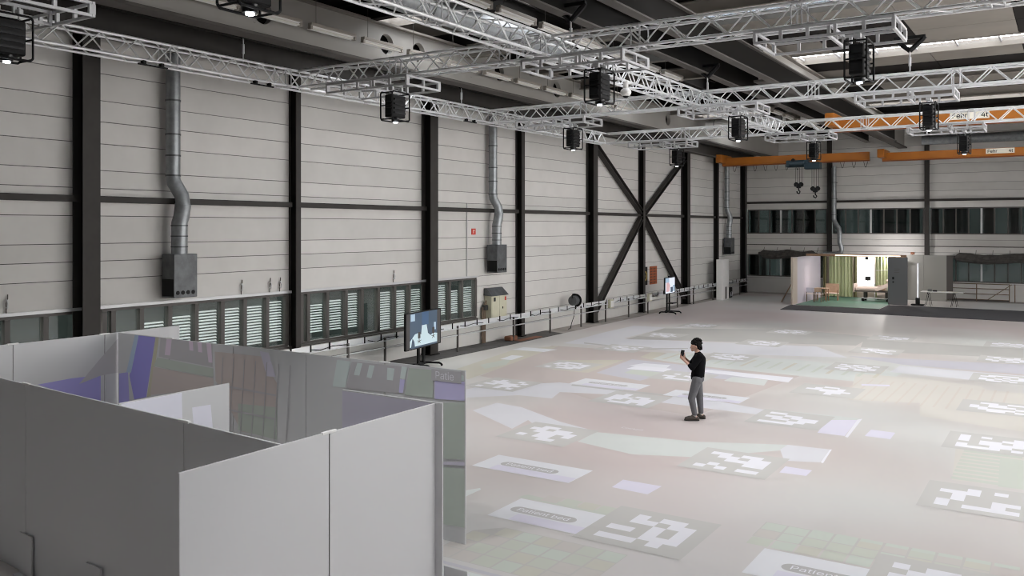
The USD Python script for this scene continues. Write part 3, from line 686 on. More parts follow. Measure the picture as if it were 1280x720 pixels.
# hatched fields: fine stripes inside the mint and violet zones
k = len(ZONES)
for i in range(16):
    x = -11.0 + i * .42; floor_part('zone_green' if i % 3 else 'zone_yellow', [(x, 25.9), (x + .1, 25.9), (x + .1, 27.4), (x, 27.4)], k, 'projected_stripe')
for i in range(9):
    y = 16.2 + i * .26; floor_part('zone_green', [(-1.7, y), (-.75, y), (-.75, y + .16), (-1.7, y + .16)], k, 'projected_stripe')
for i in range(14):
    x = -4.9 + i * .27; floor_part('zone_pink2', [(x, 22.4), (x + .05, 22.4), (x + .05, 25.6), (x, 25.6)], k, 'projected_stripe')
for k2, (m_, P_) in enumerate(STRIPS): floor_part(m_, P_, k + 1 + k2, 'projected_strip')
KT = k + 2 + len(STRIPS)
# tile fields
def tiles(x0, y0, nx, ny, w, h, gap=.03, skip=()):  # the tiles are projected light, put in as flat coloured shapes
    for i in range(nx):
        for j in range(ny):
            if (i, j) in skip: continue
            floor_part(['tile_a', 'tile_b', 'tile_c', 'tile_d'][rng.integers(4)], [(x0 + i * w + gap/2, y0 + j * h + gap/2), (x0 + (i + 1) * w - gap/2, y0 + j * h + gap/2), (x0 + (i + 1) * w - gap/2, y0 + (j + 1) * h - gap/2), (x0 + i * w + gap/2, y0 + (j + 1) * h - gap/2)], KT, 'projected_tile')
floor_part('tile_line', [(-6.98, 8.85), (-4.78, 8.85), (-4.78, 10.17), (-6.67, 10.17), (-6.98, 9.84)], KT, 'projected_tile_bed'); floor_part('tile_line', [(-3.66, 11.73), (-.83, 11.73), (-.83, 12.42), (-3.66, 12.39)], KT, 'projected_tile_bed')
tiles(-6.98, 8.85, 7, 4, .315, .33, skip=((0, 3), (6, 0)))
tiles(-3.66, 11.40, 9, 3, .315, .33, skip=((7, 0), (8, 0), (6, 0)))
tiles(-6.9, 11.46, 6, 1, .315, .33)
for i in range(8): floor_part('tile_d', [(-3.03 + i * .315 + .02, 12.30), (-3.03 + (i + 1) * .315 - .02, 12.30), (-3.03 + (i + 1) * .315 - .02, 12.42), (-3.03 + i * .315 + .02, 12.42)], KT, 'projected_tile')
floor_part('lab_mint', [(-7.6, 8.2), (-3.0, 8.2), (-3.0, 8.62), (-7.6, 8.62)], KT, 'projected_strip'); floor_part('zone_violet', [(-7.6, 8.66), (-3, 8.66), (-3, 8.74), (-7.6, 8.74)], KT, 'projected_strip')

MARK = [  # centre x, y, rows from the far side
 (-4.93, 11.14, '010110 011011 000101 110101 000111 111010'), (-1.30, 11.20, '101101 011010 110011 001101 101010 010111'),
 (-8.96, 15.28, '011000 110110 011111 001101 101100 000110'), (-5.07, 15.20, '110110 011011 001111 000011 010000 101011'), (-1.20, 15.14, '001010 111000 010000 010011 100010 101111'),
 (-12.79, 19.45, '010010 111001 011110 110111 000110 100101'), (-9.06, 19.44, '010000 110110 111011 110111 100111 011101'), (-5.18, 19.30, '110000 001100 110111 011011 000110 111100'), (-1.32, 19.22, '101001 100011 101101 001111 100110 111101'),
 (-12.86, 23.17, '011100 110011 101101 011011 000111 101110'), (-9.2, 23.2, '000110 010000 000110 110011 010001 011110'), (-5.27, 23.2, '001100 010010 111110 001111 000110 000100'), (-1.45, 23.1, '011011 001100 101110 110001 011110 001101'),
 (-13.13, 27.5, '011001 110010 001101 010111 101110 000110'), (-9.34, 27.48, '011010 110111 001110 110010 011101 001110'), (-5.4, 27.45, '101101 011010 110110 001011 110101 010110'), (-1.6, 27.6, '011110 110001 000101 101011 110100 011010'),
 (-13.38, 31.7, '011100 110010 101110 011101 000110 010010'), (-9.44, 31.47, '011010 001101 110111 011001 010111 001110'), (-5.56, 31.54, '011000 110111 011110 001000 000110 010011'), (-1.73, 31.67, '110010 011110 000111 101101 110011 010110'),
 (-13.39, 35.68, '010011 110110 001100 011010 101101 010010'), (-9.51, 35.5, '010110 001101 110010 010111 101000 011010'), (-5.72, 35.55, '110000 010111 001101 000111 010010 001100'), (-1.85, 35.7, '011010 110111 101001 010110 001101 110010')]
YR = [11.1, 15.2, 19.4, 23.2, 27.5, 31.6, 35.6]; XC = [-13.1, -9.2, -5.3, -1.5]
for (cx, cy, bits) in MARK:
    r_ = int(np.argmin(np.abs(np.array(YR) - cy))); c_ = int(np.argmin(np.abs(np.array(XC) - cx)))
    lab = f"projected white block marker on the floor, {ORD[r_]} row from the front, {['leftmost', 'second from left', 'second from right', 'rightmost'][c_]}"
    t = thing('projected_marker', lab, 'projected marker', (cx, cy, .0036), group='projected block markers on the floor')  # marker is projected light, put in as grey and white shapes
    put(t, 'ground', prism([(-.78, -.78), (.78, -.78), (.78, .78), (-.78, .78)], 0, .00005), 'mk_grey')
    cell = .188; polys = []
    for j, row in enumerate(bits.split()):
        for i, b_ in enumerate(row):
            if b_ == '1': polys.append(sg.box((i - 3) * cell - .001, (2 - j) * cell - .001, (i - 2) * cell + .001, (3 - j) * cell + .001))
    from shapely.ops import unary_union
    u = unary_union(polys); cells = MB()
    for g in getattr(u, 'geoms', [u]):
        e = extrude_polygon(g, .00005, engine='earcut'); e.apply_translation([0, 0, .0001]); cells.add(e)
    put(t, 'white_cells', cells, 'mk_white')
PLATES = [(-6.42, 10.93, 1.5, .93, 'Patient bed', 'Patient bed name plate projected on the floor beside the near marker'),
          (-7.92, 12.93, 1.95, .86, 'Patient bed', 'projected Patient bed name plate on the floor, beside the glassy end of the partition'),
          (-1.9, 10.88, 2.95, .95, 'Patient bed', 'cut off projected Patient bed name plate at the bottom edge of the photo'),
          (-10.4, 20.98, 1.95, .95, 'Patient bed', 'pale projected name plate with a grey lozenge, left of the standing person'),
          (-7.64, 20.78, 1.95, .86, 'Patient bed', 'pale projected name plate with a grey lozenge, behind the legs of the person')]
for n_, (cx, cy, w, h, tx, lab) in enumerate(PLATES):
    t = thing('projected_plate', lab, 'projected name plate', (cx, cy, .0032))  # name plate is projected light, put in as flat coloured layers
    put(t, 'field', prism([(-w/2, -h/2), (w/2, -h/2), (w/2, h/2), (-w/2, h/2)], 0, .00005), 'lab_white')
    put(t, 'lower_band', prism([(-w/2 + .35, -h/2 + .02), (w/2 - .02, -h/2 + .02), (w/2 - .02, -h/2 + .3), (-w/2 + .35, -h/2 + .3)], .0001, .00013), 'lab_lilac')
    big = n_ == 2; s_ = 1.0 if n_ < 3 else .85; pw = 1.12 if n_ != 0 else 1.06; ox = {0: -.08, 2: -.55}.get(n_, -.05)
    pill = sg.LineString([(ox - pw/2 + .11, .0), (ox + pw/2 - .11, .0)]).buffer(.125, 8)
    e = extrude_polygon(pill, .00004, engine='earcut'); e.apply_translation([0, 0, .00018]); put(t, 'lozenge', e, 'pill')
    x_ = meshkit.text_mesh(tx, .13, .00004); b_ = x_.bounds; x_.apply_translation([ox - (b_[0][0] + b_[1][0]) / 2, -.055, .00026]); x_.vertices[:, 0] = ox + (x_.vertices[:, 0] - ox) * (pw - .2) / (b_[1][0] - b_[0][0])
    put(t, 'lettering', x_, 'mk_white')
t_ = meshkit.text_mesh('Cockpit', .10, .00005); t = thing('projected_word', 'faint pale word projected on the floor in front of the person', 'projected word', (-7.95, 16.55, .0032)); put(t, 'lettering', t_, 'lab_white')  # projected word put in as pale flat letters

# ================================================================== person
def chain(bones, fine=.02, it=8):
    M = None
    for (a, ra, b, rb) in bones:
        h = m3.Manifold.batch_hull([m3.Manifold.sphere(ra, 20).translate(tuple(map(float, a))), m3.Manifold.sphere(rb, 20).translate(tuple(map(float, b)))])
        M = h if M is None else M + h
    M = M.refine_to_length(fine); q = M.to_mesh(); t = trimesh.Trimesh(q.vert_properties[:, :3], q.tri_verts, process=True)
    trimesh.smoothing.filter_taubin(t, iterations=it); return t
V = lambda *a: np.array(a, float)
def ell(c, r, sub=3):
    s = trimesh.creation.icosphere(sub); s.vertices = s.vertices * np.array(r) + np.array(c); return s
PZ = .014
per = thing('person', 'person with dark curly hair, black sweater and grey trousers holding up a phone', 'person', (-6.93, 18.12, .008), rz=math.radians(212.8 - 8))
hipL, hipR = V(-.06, .085, .90), V(-.07, -.085, .90); knL, knR = V(.065, .10, .48), V(-.12, -.10, .49); anL, anR = V(.0, .10, .10), V(-.15, -.11, .10)
shL, shR = V(-.10, .165, 1.395), V(-.10, -.165, 1.395); elL, elR = V(.055, .205, 1.16), V(.055, -.20, 1.17); wrL, wrR = V(.215, .10, 1.30), V(.20, -.05, 1.335)
neck, head = V(-.075, 0, 1.45), V(-.025, 0, 1.60)
bones = [(hipL, .085, knL, .058), (knL, .055, anL, .038), (hipR, .085, knR, .058), (knR, .055, anR, .038), (V(-.07, 0, .93), .125, V(-.085, 0, 1.1), .115), (V(-.085, 0, 1.1), .115, V(-.10, 0, 1.3), .125),
         (shL, .06, shR, .06), (V(-.10, 0, 1.34), .11, neck, .058), (neck, .056, V(-.05, 0, 1.53), .055), (shL, .055, elL, .042), (elL, .040, wrL, .027), (shR, .055, elR, .042), (elR, .040, wrR, .027),
         (anL, .04, V(.11, .105, .035), .032), (anL, .04, V(-.05, .10, .045), .034), (anR, .04, V(-.04, -.125, .035), .032), (anR, .04, V(-.20, -.11, .045), .034)]
# head and face (looking down at the phone)
bones += [(V(-.045, 0, 1.625), .088, V(-.005, 0, 1.60), .082), (V(-.01, 0, 1.60), .075, V(.035, 0, 1.525), .040), (V(.055, 0, 1.59), .020, V(.082, 0, 1.562), .012), (V(.045, 0, 1.54), .022, V(.058, 0, 1.532), .017), (V(.04, 0, 1.522), .018, V(.046, 0, 1.508), .020)]
for s in (-1, 1): bones += [(V(-.03, .083 * s, 1.605), .020, V(-.035, .088 * s, 1.575), .012)]
# hands: palm, four fingers and a thumb each
def hand(w, d, side):
    d = d / np.linalg.norm(d); up = V(0, 0, 1.) - d * d[2]; up /= np.linalg.norm(up); lat = np.cross(d, up)
    o = [(w, .027, w + d * .055, .030)]
    for i, (off, ln) in enumerate([(.026, .075), (.009, .082), (-.009, .076), (-.026, .06)]):
        b0 = w + d * .06 + up * off; k1 = b0 + d * ln * .5 + lat * side * .012; k2 = k1 + d * ln * .3 + lat * side * -.025
        o += [(b0, .0095, k1, .009), (k1, .009, k2, .008)]
    t0 = w + d * .02 + up * .026; t1 = t0 + d * .03 + up * .03; o += [(t0, .011, t1, .010), (t1, .010, t1 + d * .022 + up * .016, .008)]
    return o
bones += hand(wrL, V(.055, -.035, .05), 1) + hand(wrR, V(.055, .03, .05), -1)
put(per, 'body', chain(bones, .016, 6), 'skin', smooth=True)
sw = [(V(-.07, 0, .94), .148, V(-.09, 0, 1.1), .140), (V(-.09, 0, 1.1), .14, V(-.105, 0, 1.3), .148), (V(-.07, .055, .94), .118, V(-.105, .07, 1.3), .115), (V(-.07, -.055, .94), .118, V(-.105, -.07, 1.3), .115), (shL, .078, shR, .078), (V(-.10, 0, 1.36), .115, V(-.08, 0, 1.435), .072),
      (shL, .075, elL, .062), (elL, .060, elL + (wrL - elL) * .30, .050), (shR, .075, elR, .062), (elR, .060, elR + (wrR - elR) * .30, .050)]
put(per, 'sweater', chain(sw, .022, 8), 'sweater', smooth=True)
tr = [(V(-.07, .04, .92), .128, hipL - V(0, 0, .04), .108), (V(-.07, -.04, .92), .128, hipR - V(0, 0, .04), .108), (hipL, .110, knL, .080), (knL, .078, anL + V(0, 0, .05), .058), (hipR, .110, knR, .080), (knR, .078, anR + V(0, 0, .05), .058), (V(-.11, .05, .90), .10, V(-.11, -.05, .90), .10)]
put(per, 'trousers', chain(tr, .022, 6), 'trouser', smooth=True)
hr = [(V(-.065, 0, 1.645), .098, V(-.03, 0, 1.665), .088), (V(-.095, 0, 1.60), .075, V(-.06, 0, 1.655), .092)]
for i in range(54):
    th, ph = rng.uniform(0, 2 * PI), rng.uniform(.0, 1.5); d = V(math.sin(ph) * math.cos(th), math.sin(ph) * math.sin(th), math.cos(ph))
    c = V(-.06, 0, 1.648) + d * V(.112, .108, .112)
    if c[0] > .025 and c[2] < rng.uniform(1.64, 1.69): continue
    hr.append((c, rng.uniform(.020, .032), c + d * .016, .016))
for i in range(16):
    a_ = rng.uniform(-1.6, 1.6); c = V(-.08 - .075 * math.cos(a_), .09 * math.sin(a_), rng.uniform(1.54, 1.62)); hr.append((c, .022, c + V(0, 0, .01), .018))
put(per, 'hair', chain(hr, .011, 1), 'hair', smooth=True)
for nm, an, toe, heel in (('shoe', anL, V(.175, .11, .035), V(-.055, .10, .045)), ('shoe', anR, V(.025, -.135, .035), V(-.205, -.11, .045))):
    sb = chain([(heel, .046, V(*(heel[:2] * .3 + toe[:2] * .7), .05), .052), (V(*(heel[:2] * .3 + toe[:2] * .7), .05), .052, toe, .044), (V(an[0] + .01, an[1], .075), .052, V(an[0] + .06, an[1], .06), .05)], .015, 4)
    sb.vertices[:, 2] = np.maximum(sb.vertices[:, 2], .004); s_ = put(per, nm, sb, 'shoe', smooth=True)
    so = sg.LineString([heel[:2], toe[:2]]).buffer(.050, 8); e = extrude_polygon(so, .018, engine='earcut'); put(per, 'sole', e, 'sole')
for an in (anL, anR): put(per, 'sock', tube(an + V(0, 0, -.02), an + V(0, 0, .05), .046, 14), 'sock')
for s in (-1, 1): put(per, 'eye', ell(V(.062, .030 * s, 1.592), (.008, .011, .008), 2), 'black_gloss')
phn = thing('phone', 'dark phone held up in both hands by the standing person', 'phone', (0, 0, 0))
UsdGeom.Xformable(phn).ClearXformOpOrder()
a_ = math.radians(212.8 - 8); ca, sa = math.cos(a_), math.sin(a_)
def perw(p): return (-6.93 + p[0] * ca - p[1] * sa, 18.12 + p[0] * sa + p[1] * ca, p[2] + .008)
xf = UsdGeom.Xformable(phn); xf.AddTranslateOp().Set(Gf.Vec3d(*perw((.275, .02, 1.345)))); xf.AddRotateZOp().Set(math.degrees(a_) + 38); xf.AddRotateYOp().Set(-14)
put(phn, 'body', cbox((-.006, -.055, 0), (.006, .055, .17), .004), 'black'); put(phn, 'screen', box((-.0072, -.049, .008), (-.006, .049, .162)), 'screen_dark')

# ================================================================== screens on stands
def tv(label, loc, rz, w, h, zc, kind):
    t = thing('display_screen', label, 'screen', loc, rz)       # screen faces local -y
    b = put(t, 'housing', cbox((-w/2, 0, zc - h/2), (w/2, .07, zc + h/2), .012), 'black')
    put(b.GetParent(), 'bezel', MB().box((-w/2, -.008, zc - h/2), (w/2, 0, zc - h/2 + .03)).box((-w/2, -.008, zc + h/2 - .03), (w/2, 0, zc + h/2)).box((-w/2, -.008, zc - h/2), (-w/2 + .03, 0, zc + h/2)).box((w/2 - .03, -.008, zc - h/2), (w/2, 0, zc + h/2)), 'black_gloss')
    def sc(m, pts, k, name='picture'):
        e = prism([(-w/2 + .03 + p[0] * (w - .06), zc - h/2 + .03 + p[1] * (h - .06)) for p in pts], 0, .0005); v = e.vertices
        e.vertices = np.c_[v[:, 0], -.0010 * (k + 1) - v[:, 2], v[:, 1]]
        if e.volume < 0: e.invert()
        put(t, name, e, m)
    R_ = lambda a, b, c, d: [(a, b), (c, b), (c, d), (a, d)]
    if kind == 0:
        sc('screen_dark', R_(0, 0, 1, 1), 0); sc('screen_bar', R_(0, 0, .10, 1), 1, 'side_bar'); sc('screen_bar', R_(.90, 0, 1, 1), 1, 'side_bar'); sc('screen_blue', R_(.44, .62, .64, 1), 1)
        sc('screen_white', [(.10, .05), (.90, .05), (.90, .30), (.78, .34), (.70, .28), (.62, .36), (.58, .62), (.44, .62), (.42, .36), (.34, .42), (.24, .40), (.10, .22)], 2)
        sc('screen_dark', [(.13, .05), (.24, .05), (.22, .2), (.17, .3)], 3); sc('screen_sky', R_(.12, .78, .24, .98), 3); sc('screen_sky', R_(.80, .42, .86, .64), 3)
        for cx, cy in ((.36, .18), (.78, .24)):
            for k in range(5):
                q = 2 * PI * k / 5 + .3; d = np.array([math.cos(q) * .06, math.sin(q) * .07]); n = np.array([-d[1], d[0]]) * .12
                c = np.array([cx, cy]); sc('screen_bar', [tuple(c + n), tuple(c + d + n), tuple(c + d - n), tuple(c - n)], 4)
            sc('screen_bar', R_(cx - .035, cy + .08, cx + .035, cy + .26), 4); sc('screen_bar', R_(cx - .007, cy, cx + .007, cy + .09), 4)
    else:
        sc('screen_bright', R_(0, 0, 1, 1), 0); sc('screen_pink', [(.1, .1), (.45, .1), (.5, .5), (.3, .8), (.12, .7)], 1); sc('screen_sky', R_(.0, .7, .4, 1), 2); sc('screen_dark', R_(.55, .05, .78, .38), 2); sc('screen_sky', R_(.8, .1, 1, .5), 2)
    for x in (-.16, .16): put(t, 'post', box((x - .045, .07, .08), (x + .045, .13, zc + .1)), 'black')
    put(t, 'cross_bar', box((-.3, .07, zc - .05), (.3, .10, zc + .12)), 'black')
    if kind: put(t, 'shelf', cbox((-.3, -.25, .50), (.3, .1, .53), .006), 'black'); put(t, 'camera_bar', cbox((-.15, 0, zc + h/2), (.15, .06, zc + h/2 + .06), .01), 'black')
    for x in (-.36, .36):
        put(t, 'foot', sweep([(x, -.42, .05), (x, -.34, .09), (x * .7, .05, .10), (x, .34, .09), (x, .40, .05)], .032, 8), 'black')
        for y in (-.42, .40): put(t, 'castor', tube((x - .015, y, .033), (x + .015, y, .033), .033, 12), 'black_gloss')
    put(t, 'base_bar', box((-.36, .04, .06), (.36, .12, .11)), 'black')
tv('large black screen on a wheeled stand behind the partition, showing blue rooms and chairs', (-16.45, 20.62, 0), math.radians(99.4), 2.15, 1.10, 1.14, 0)
tv('small bright screen on a wheeled stand by the cross bracing', (-16.5, 39.9, 0), math.radians(92), 1.35, .80, 1.38, 1)

# ================================================================== spiral ducts down the left wall
def wall_duct(label, y, big=1.0, top=8.3):
    t = thing('air_duct', label, 'air duct', (WX + .30, y, 0)); r = .165 * big
    put(t, 'upper_pipe', sweep([(-.04, -.04, top), (-.04, -.04, 5.42)], r, 16), 'galv', smooth=50)
    put(t, 'offset_bend', sweep([(-.04, -.04, 5.43), (-.03, -.03, 5.28), (.10, .10, 4.95), (.12, .12, 4.72)], r * 1.02, 16), 'galv', smooth=50)
    put(t, 'lower_pipe', sweep([(.12, .12, 4.76), (.08, .10, 4.45), (.06, .06, 4.32), (.06, .06, 3.58)], r * 1.12, 16), 'galv', smooth=50)
    for z in (8.0, 7.2, 6.4, 5.9, 5.43): put(t, 'band', tube((-.04, -.04, z - .02), (-.04, -.04, z + .02), r * 1.07, 16), 'galv_dark')
    for z in (4.25, 4.0, 3.75): put(t, 'band', tube((.06, .06, z - .015), (.06, .06, z + .015), r * 1.18, 16), 'galv_dark')
    b = put(t, 'outlet_box', cbox((-.16, -.26, 2.56), (.30, .38, 3.58), .01), 'galv_dark')
    for k in range(4): put(t, 'outlet_ring', tube((.30, -.16 + .14 * k, 2.68), (.31, -.16 + .14 * k, 2.68), .05, 10), 'black')
    put(t, 'outlet_grille', box((-.14, -.262, 2.6), (.28, -.26, 3.0)), 'black')
wall_duct('largest spiral duct on the left wall, between the two nearest columns', 12.95)
wall_duct('spiral duct on the left wall above the cream switch cabinet', 26.45, .95)
wall_duct('far spiral duct on the left wall, near the corner', 52.2, .9)
t = thing('air_duct', 'zigzag silver duct on the back wall over the mock room', 'air duct', (-12.35, YB - .62, 0))
put(t, 'pipe', sweep([(.0, .12, 8.0), (0, .12, 4.75), (.06, .06, 4.55), (.32, 0, 4.15), (.36, 0, 3.9), (.36, 0, 3.3), (.48, 0, 2.95), (.46, 0, 2.72), (.2, 0, 2.6), (-.6, 0, 2.56)], .14, 14), 'galv', smooth=50)
for z in (7.0, 6.0, 5.0): put(t, 'band', tube((0, .12, z - .02), (0, .12, z + .02), .15, 14), 'galv_dark'); put(t, 'bracket', box((.05, .2, z - .02), (.09, .615, z + .02)), 'galv_dark')
# overhead ducts
t = thing('air_duct', 'fat round duct running inside the middle truss at the top of the photo', 'air duct', (-11.9, 0, 9.05))
put(t, 'pipe', tube((0, 2, 0), (0, 21.5, 0), .28, 20), 'galv', smooth=50)
for y in np.arange(3, 21.5, 1.5): put(t, 'band', tube((0, y - .02, 0), (0, y + .02, 0), .29, 20), 'galv_dark')
put(t, 'hanger', tube((0, 12, .2), (0, 12, ROOF - 9.05), .01, 6), 'steel_mid')
for x0, x1, y, z, l in [(-7.2, XR, 54.6, 9.2, 'round silver duct along the top of the back wall'), (-15.2, -11.4, 41.5, 9.25, 'pale round duct above the centre of the middle projector'), (-10.6, -9.4, 41.5, 9.25, 'short pale duct end left of the upper orange crane')]:
    t = thing('air_duct', l, 'air duct', (x0, y, z)); put(t, 'pipe', tube((0, 0, 0), (x1 - x0, 0, 0), .26, 18), 'galv' if x0 == -7.2 else 'white_paint', smooth=50)
    for x in np.arange(.4, x1 - x0, 1.1): put(t, 'band', tube((x, 0, 0), (x + .04, 0, 0), .27, 18), 'galv')
    put(t, 'hanger', tube(((x1 - x0) / 2, 0, .2), ((x1 - x0) / 2, 0, ROOF - z), .012, 6), 'steel_mid')
# batten lamps: unlit tubes in a long row
def batten(label, x, y, z, proto=[None]):
    if proto[0] is None:
        t = thing('batten_lamp', label, 'ceiling lamp', (x, y, z)); proto[0] = t
        put(t, 'housing', cbox((-.07, 0, .05), (.07, 1.55, .13), .01), 'batten_grey'); put(t, 'reflector', trimesh.Trimesh([[-.05, .02, .05], [.05, .02, .05], [.05, 1.53, .05], [-.05, 1.53, .05], [-.12, .02, -.02], [-.10, .02, -.02], [-.10, 1.53, -.02], [-.12, 1.53, -.02]], _BF.copy(), process=False), 'white_paint')
        put(t, 'tube', tube((0, .05, .0), (0, 1.5, .0), .022, 8), 'tube_lamp'); put(t, 'end_cap', box((-.05, -.02, -.03), (.05, .05, .06)), 'batten_grey'); put(t, 'end_cap', box((-.05, 1.5, -.03), (.05, 1.57, .06)), 'batten_grey')
        put(t, 'wire', tube((0, .2, .12), (0, .2, ROOF - 9.0), .006, 5), 'steel_mid')
    else: copy_of(proto[0], label, (x, y, z))
for k in range(13): batten(f'unlit batten lamp beside the white holed girder, {ORD[k] if k < 12 else "last"} from the near end', -15.42, 9.4 + 1.85 * k, 9.02)
for k in range(9): batten(f'unlit batten lamp above the middle truss, {ORD[k]} from the near end', -10.7, 10.5 + 1.85 * k, 9.02)
for k in range(6): batten(f'unlit batten lamp high over the far hall, {ORD[k]} from the near end', -11.0, 36.2 + 1.9 * k, 9.3)
# rigging points: black V brackets and rods that carry the trusses
def rig(label, x, y, ztop, zlo=ZT, proto=[None]):
    if proto[0] is None:
        t = thing('rigging_bracket', label, 'rigging bracket', (x, y, zlo)); proto[0] = t; h = .85
        put(t, 'rod', tube((0, 0, 0), (0, 0, h - .25), .018, 6), 'alu_dull'); put(t, 'turnbuckle', tube((0, 0, .2), (0, 0, .42), .035, 8), 'alu_dull')
        for s in (-1, 1): put(t, 'arm', sweep([(0, 0, h - .27), (.30 * s, 0, h), (.34 * s, 0, h + .06)], .06, 6), 'black')
        put(t, 'clamp', box((-.36, -.05, h + .02), (.36, .05, h + .10)), 'black')
    else: copy_of(proto[0], label, (x, y, zlo))
for x, y, l in [(-16.2, 13.6, 'black rigging bracket above the near corner of the truss grid'), (-16.2, 22.2, 'black rigging bracket above the second cross truss corner'), (-9.0, 16.3, 'black rigging bracket above the crossing of the middle truss'), (-9.0, 24.6, 'black rigging bracket above the second crossing of the middle truss'), (-3.4, 23.7, 'black rigging bracket above the right part of the middle cross truss')]:
    rig(l, x, y, 9)
# dome camera and little clamps under the trusses
t = thing('dome_camera', 'small white dome camera under the middle truss', 'camera', (-8.8, 18.6, 7.32)); put(t, 'mount', tube((0, 0, .1), (0, 0, .33), .06, 12), 'white_paint'); put(t, 'shell', ell((0, 0, .06), (.13, .13, .11), 2), 'white_paint', smooth=True); put(t, 'lens', ell((0, 0, .0), (.08, .08, .08), 2), 'black_gloss', smooth=True)
for x, y, l in [(-16.0, 11.1, 'black clamp bar under the left truss near the first duct'), (-16.0, 14.0, 'black clamp bar under the near corner of the grid'), (-16.0, 22.4, 'black clamp bar under the second cross truss corner')]:
    t = thing('clamp_bar', l, 'clamp bar', (x, y, 7.475)); put(t, 'bar', cbox((-.03, -.34, .06), (.03, .34, .09), .008), 'black'); put(t, 'jaw', cbox((-.05, -.26, .08), (.05, -.18, .155), .01), 'black'); put(t, 'jaw', cbox((-.05, .16, .08), (.05, .24, .155), .01), 'black')

# ================================================================== cranes
def crane(label, x0, x1, y, zb, h, sx, words, trolley=None):
    t = thing('crane_beam', label, 'crane', (x0, y, zb)); L = x1 - x0
    put(t, 'girder', cbox((0, -.11, .10), (L, .11, h), .01), 'orange'); put(t, 'lower_flange', box((0, -.16, .06), (L, .16, .10)), 'orange'); put(t, 'track', box((0, -.09, 0), (L, .09, .06)), 'orange_dark')
    put(t, 'end_carriage', cbox((-.12, -.9, h * .35), (.22, .9, h + .15), .02), 'orange'); 
    if sx is not None:
        put(t, 'sign', box((sx, -.118, h * .40), (sx + 1.25, -.112, h - .02)), 'sign_white')
        k = (h * .6) / .5
        for w, dx, hh in words:
            m = meshkit.text_mesh(w, hh, .003, bold=True); m.apply_transform(trimesh.transformations.rotation_matrix(PI/2, [1, 0, 0])); m.apply_translation([sx + dx, -.1185, h * .40 + .09 * k]); put(t, 'lettering', m, 'ink')
    for k in range(int(L / .6)):
        x = .6 + k * .6
        if x > L - .3: break
        put(t, 'festoon_loop', sweep([(x + .02 * i * 1.0 + .0, .0, -.01 - .32 * math.sin(PI * i / 10)) for i in range(11)], .012, 5), 'black') if (k < 22 and sx is None) else None
    return t
crane('upper orange crane beam with a cream sign, behind the far cross truss', -7.72, XR - .2, 34.9, 7.86, .52, 4.05, [('Fehr', .06, .17), ('4t', .98, .17)])
crane('lower left orange crane beam carrying the teal trolley and hooks', -17.2, -9.1, 49.6, 7.78, .50, None, [])
crane('lower right orange crane beam with a small cream sign', -8.45, XR - .2, 49.6, 7.72, .46, 4.85, [('Fehr', .06, .15), ('4t', .98, .15)])
t = thing('crane_trolley', 'dark teal crane trolley hanging under the lower left crane', 'crane trolley', (-12.3, 49.3, 7.45))
put(t, 'frame', cbox((-1.1, -.25, .12), (.1, .2, .5), .03), 'teal_dark'); put(t, 'motor', tube((-.9, -.2, .3), (-.1, -.2, .3), .16, 14), 'teal_dark'); put(t, 'hoist_drum', cbox((-.1, -.3, -.02), (.75, .25, .36), .04), 'teal_dark'); put(t, 'wheel', tube((-.7, -.28, .5), (-.7, -.22, .5), .1, 12), 'black')
for x0, zz, l in [(-12.75, 6.35, 'left black crane hook hanging from the teal trolley'), (-11.85, 6.1, 'right black crane hook, slightly lower, hanging from the teal trolley')]:
    h_ = thing('crane_hook', l, 'crane hook', (x0, 49.25, zz))
    for d in (-.18, -.06, .06, .18): put(h_, 'rope', tube((d, 0, .3), (d, 0, 7.55 - zz), .012, 5), 'black')
    for s in (-.13, .13): put(h_, 'sheave', tube((s, -.04, .25), (s, .04, .25), .13, 14), 'black')
    put(h_, 'block', cbox((-.12, -.07, .05), (.12, .07, .3), .03), 'black'); put(h_, 'hook', sweep([(0, 0, .08), (0, 0, -.06), (.08, 0, -.16), (.02, 0, -.26), (-.08, 0, -.2), (-.1, 0, -.12)], .035, 8), 'black')

# ================================================================== along the foot of the left wall
t = thing('pipe_rail', 'low pipe rail with grey cable tray along the left wall', 'rail', (-17.45, 0, 0))
for y in [18.4, 20.0, 23.7, 27.2, 29.9, 32.5, 34.8, 37.2, 39.4, 43.2, 45.5, 48.6, 50.3, 53.4]: put(t, 'post', box((-.025, y - .03, 0), (.025, y + .03, .88)), 'steel_mid'); 
put(t, 'handrail', tube((.0, 16, .56), (.0, 55, .56), .022, 8), 'alu_dull')
put(t, 'cable_tray', MB().box((-.10, 16, .78), (-.085, 55, .95)).box((-.10, 16, .78), (.06, 55, .79)), 'alu', label='galvanised cable tray')
for y in np.arange(16.3, 55, .72): put(t, 'tray_hanger', box((-.08, y - .018, .77), (-.06, y + .018, .98)), 'black')
for y in np.arange(17, 55, 2.3): put(t, 'cable', sweep([(-.04, y, .86), (-.0, y + .3, .8 + rng.uniform(-.02, .03)), (-.03, y + .8, .87), (-.06, y + 1.4, .84)], .012, 5), 'black')
t = thing('switch_cabinet', 'cream switch cabinet with a sloping grey roof on the left wall', 'switch cabinet', (WX + .02, 26.2, 0))
put(t, 'body', cbox((0, 0, .82), (.32, 1.02, 1.72), .01), 'cream'); put(t, 'roof', trimesh.convex.convex_hull([(-.0, -.05, 1.72), (.38, -.05, 1.70), (.38, 1.07, 1.70), (0, 1.07, 1.72), (0, -.02, 1.98), (.1, -.02, 1.98), (.1, 1.04, 1.98), (0, 1.04, 1.98)]), 'galv_dark')
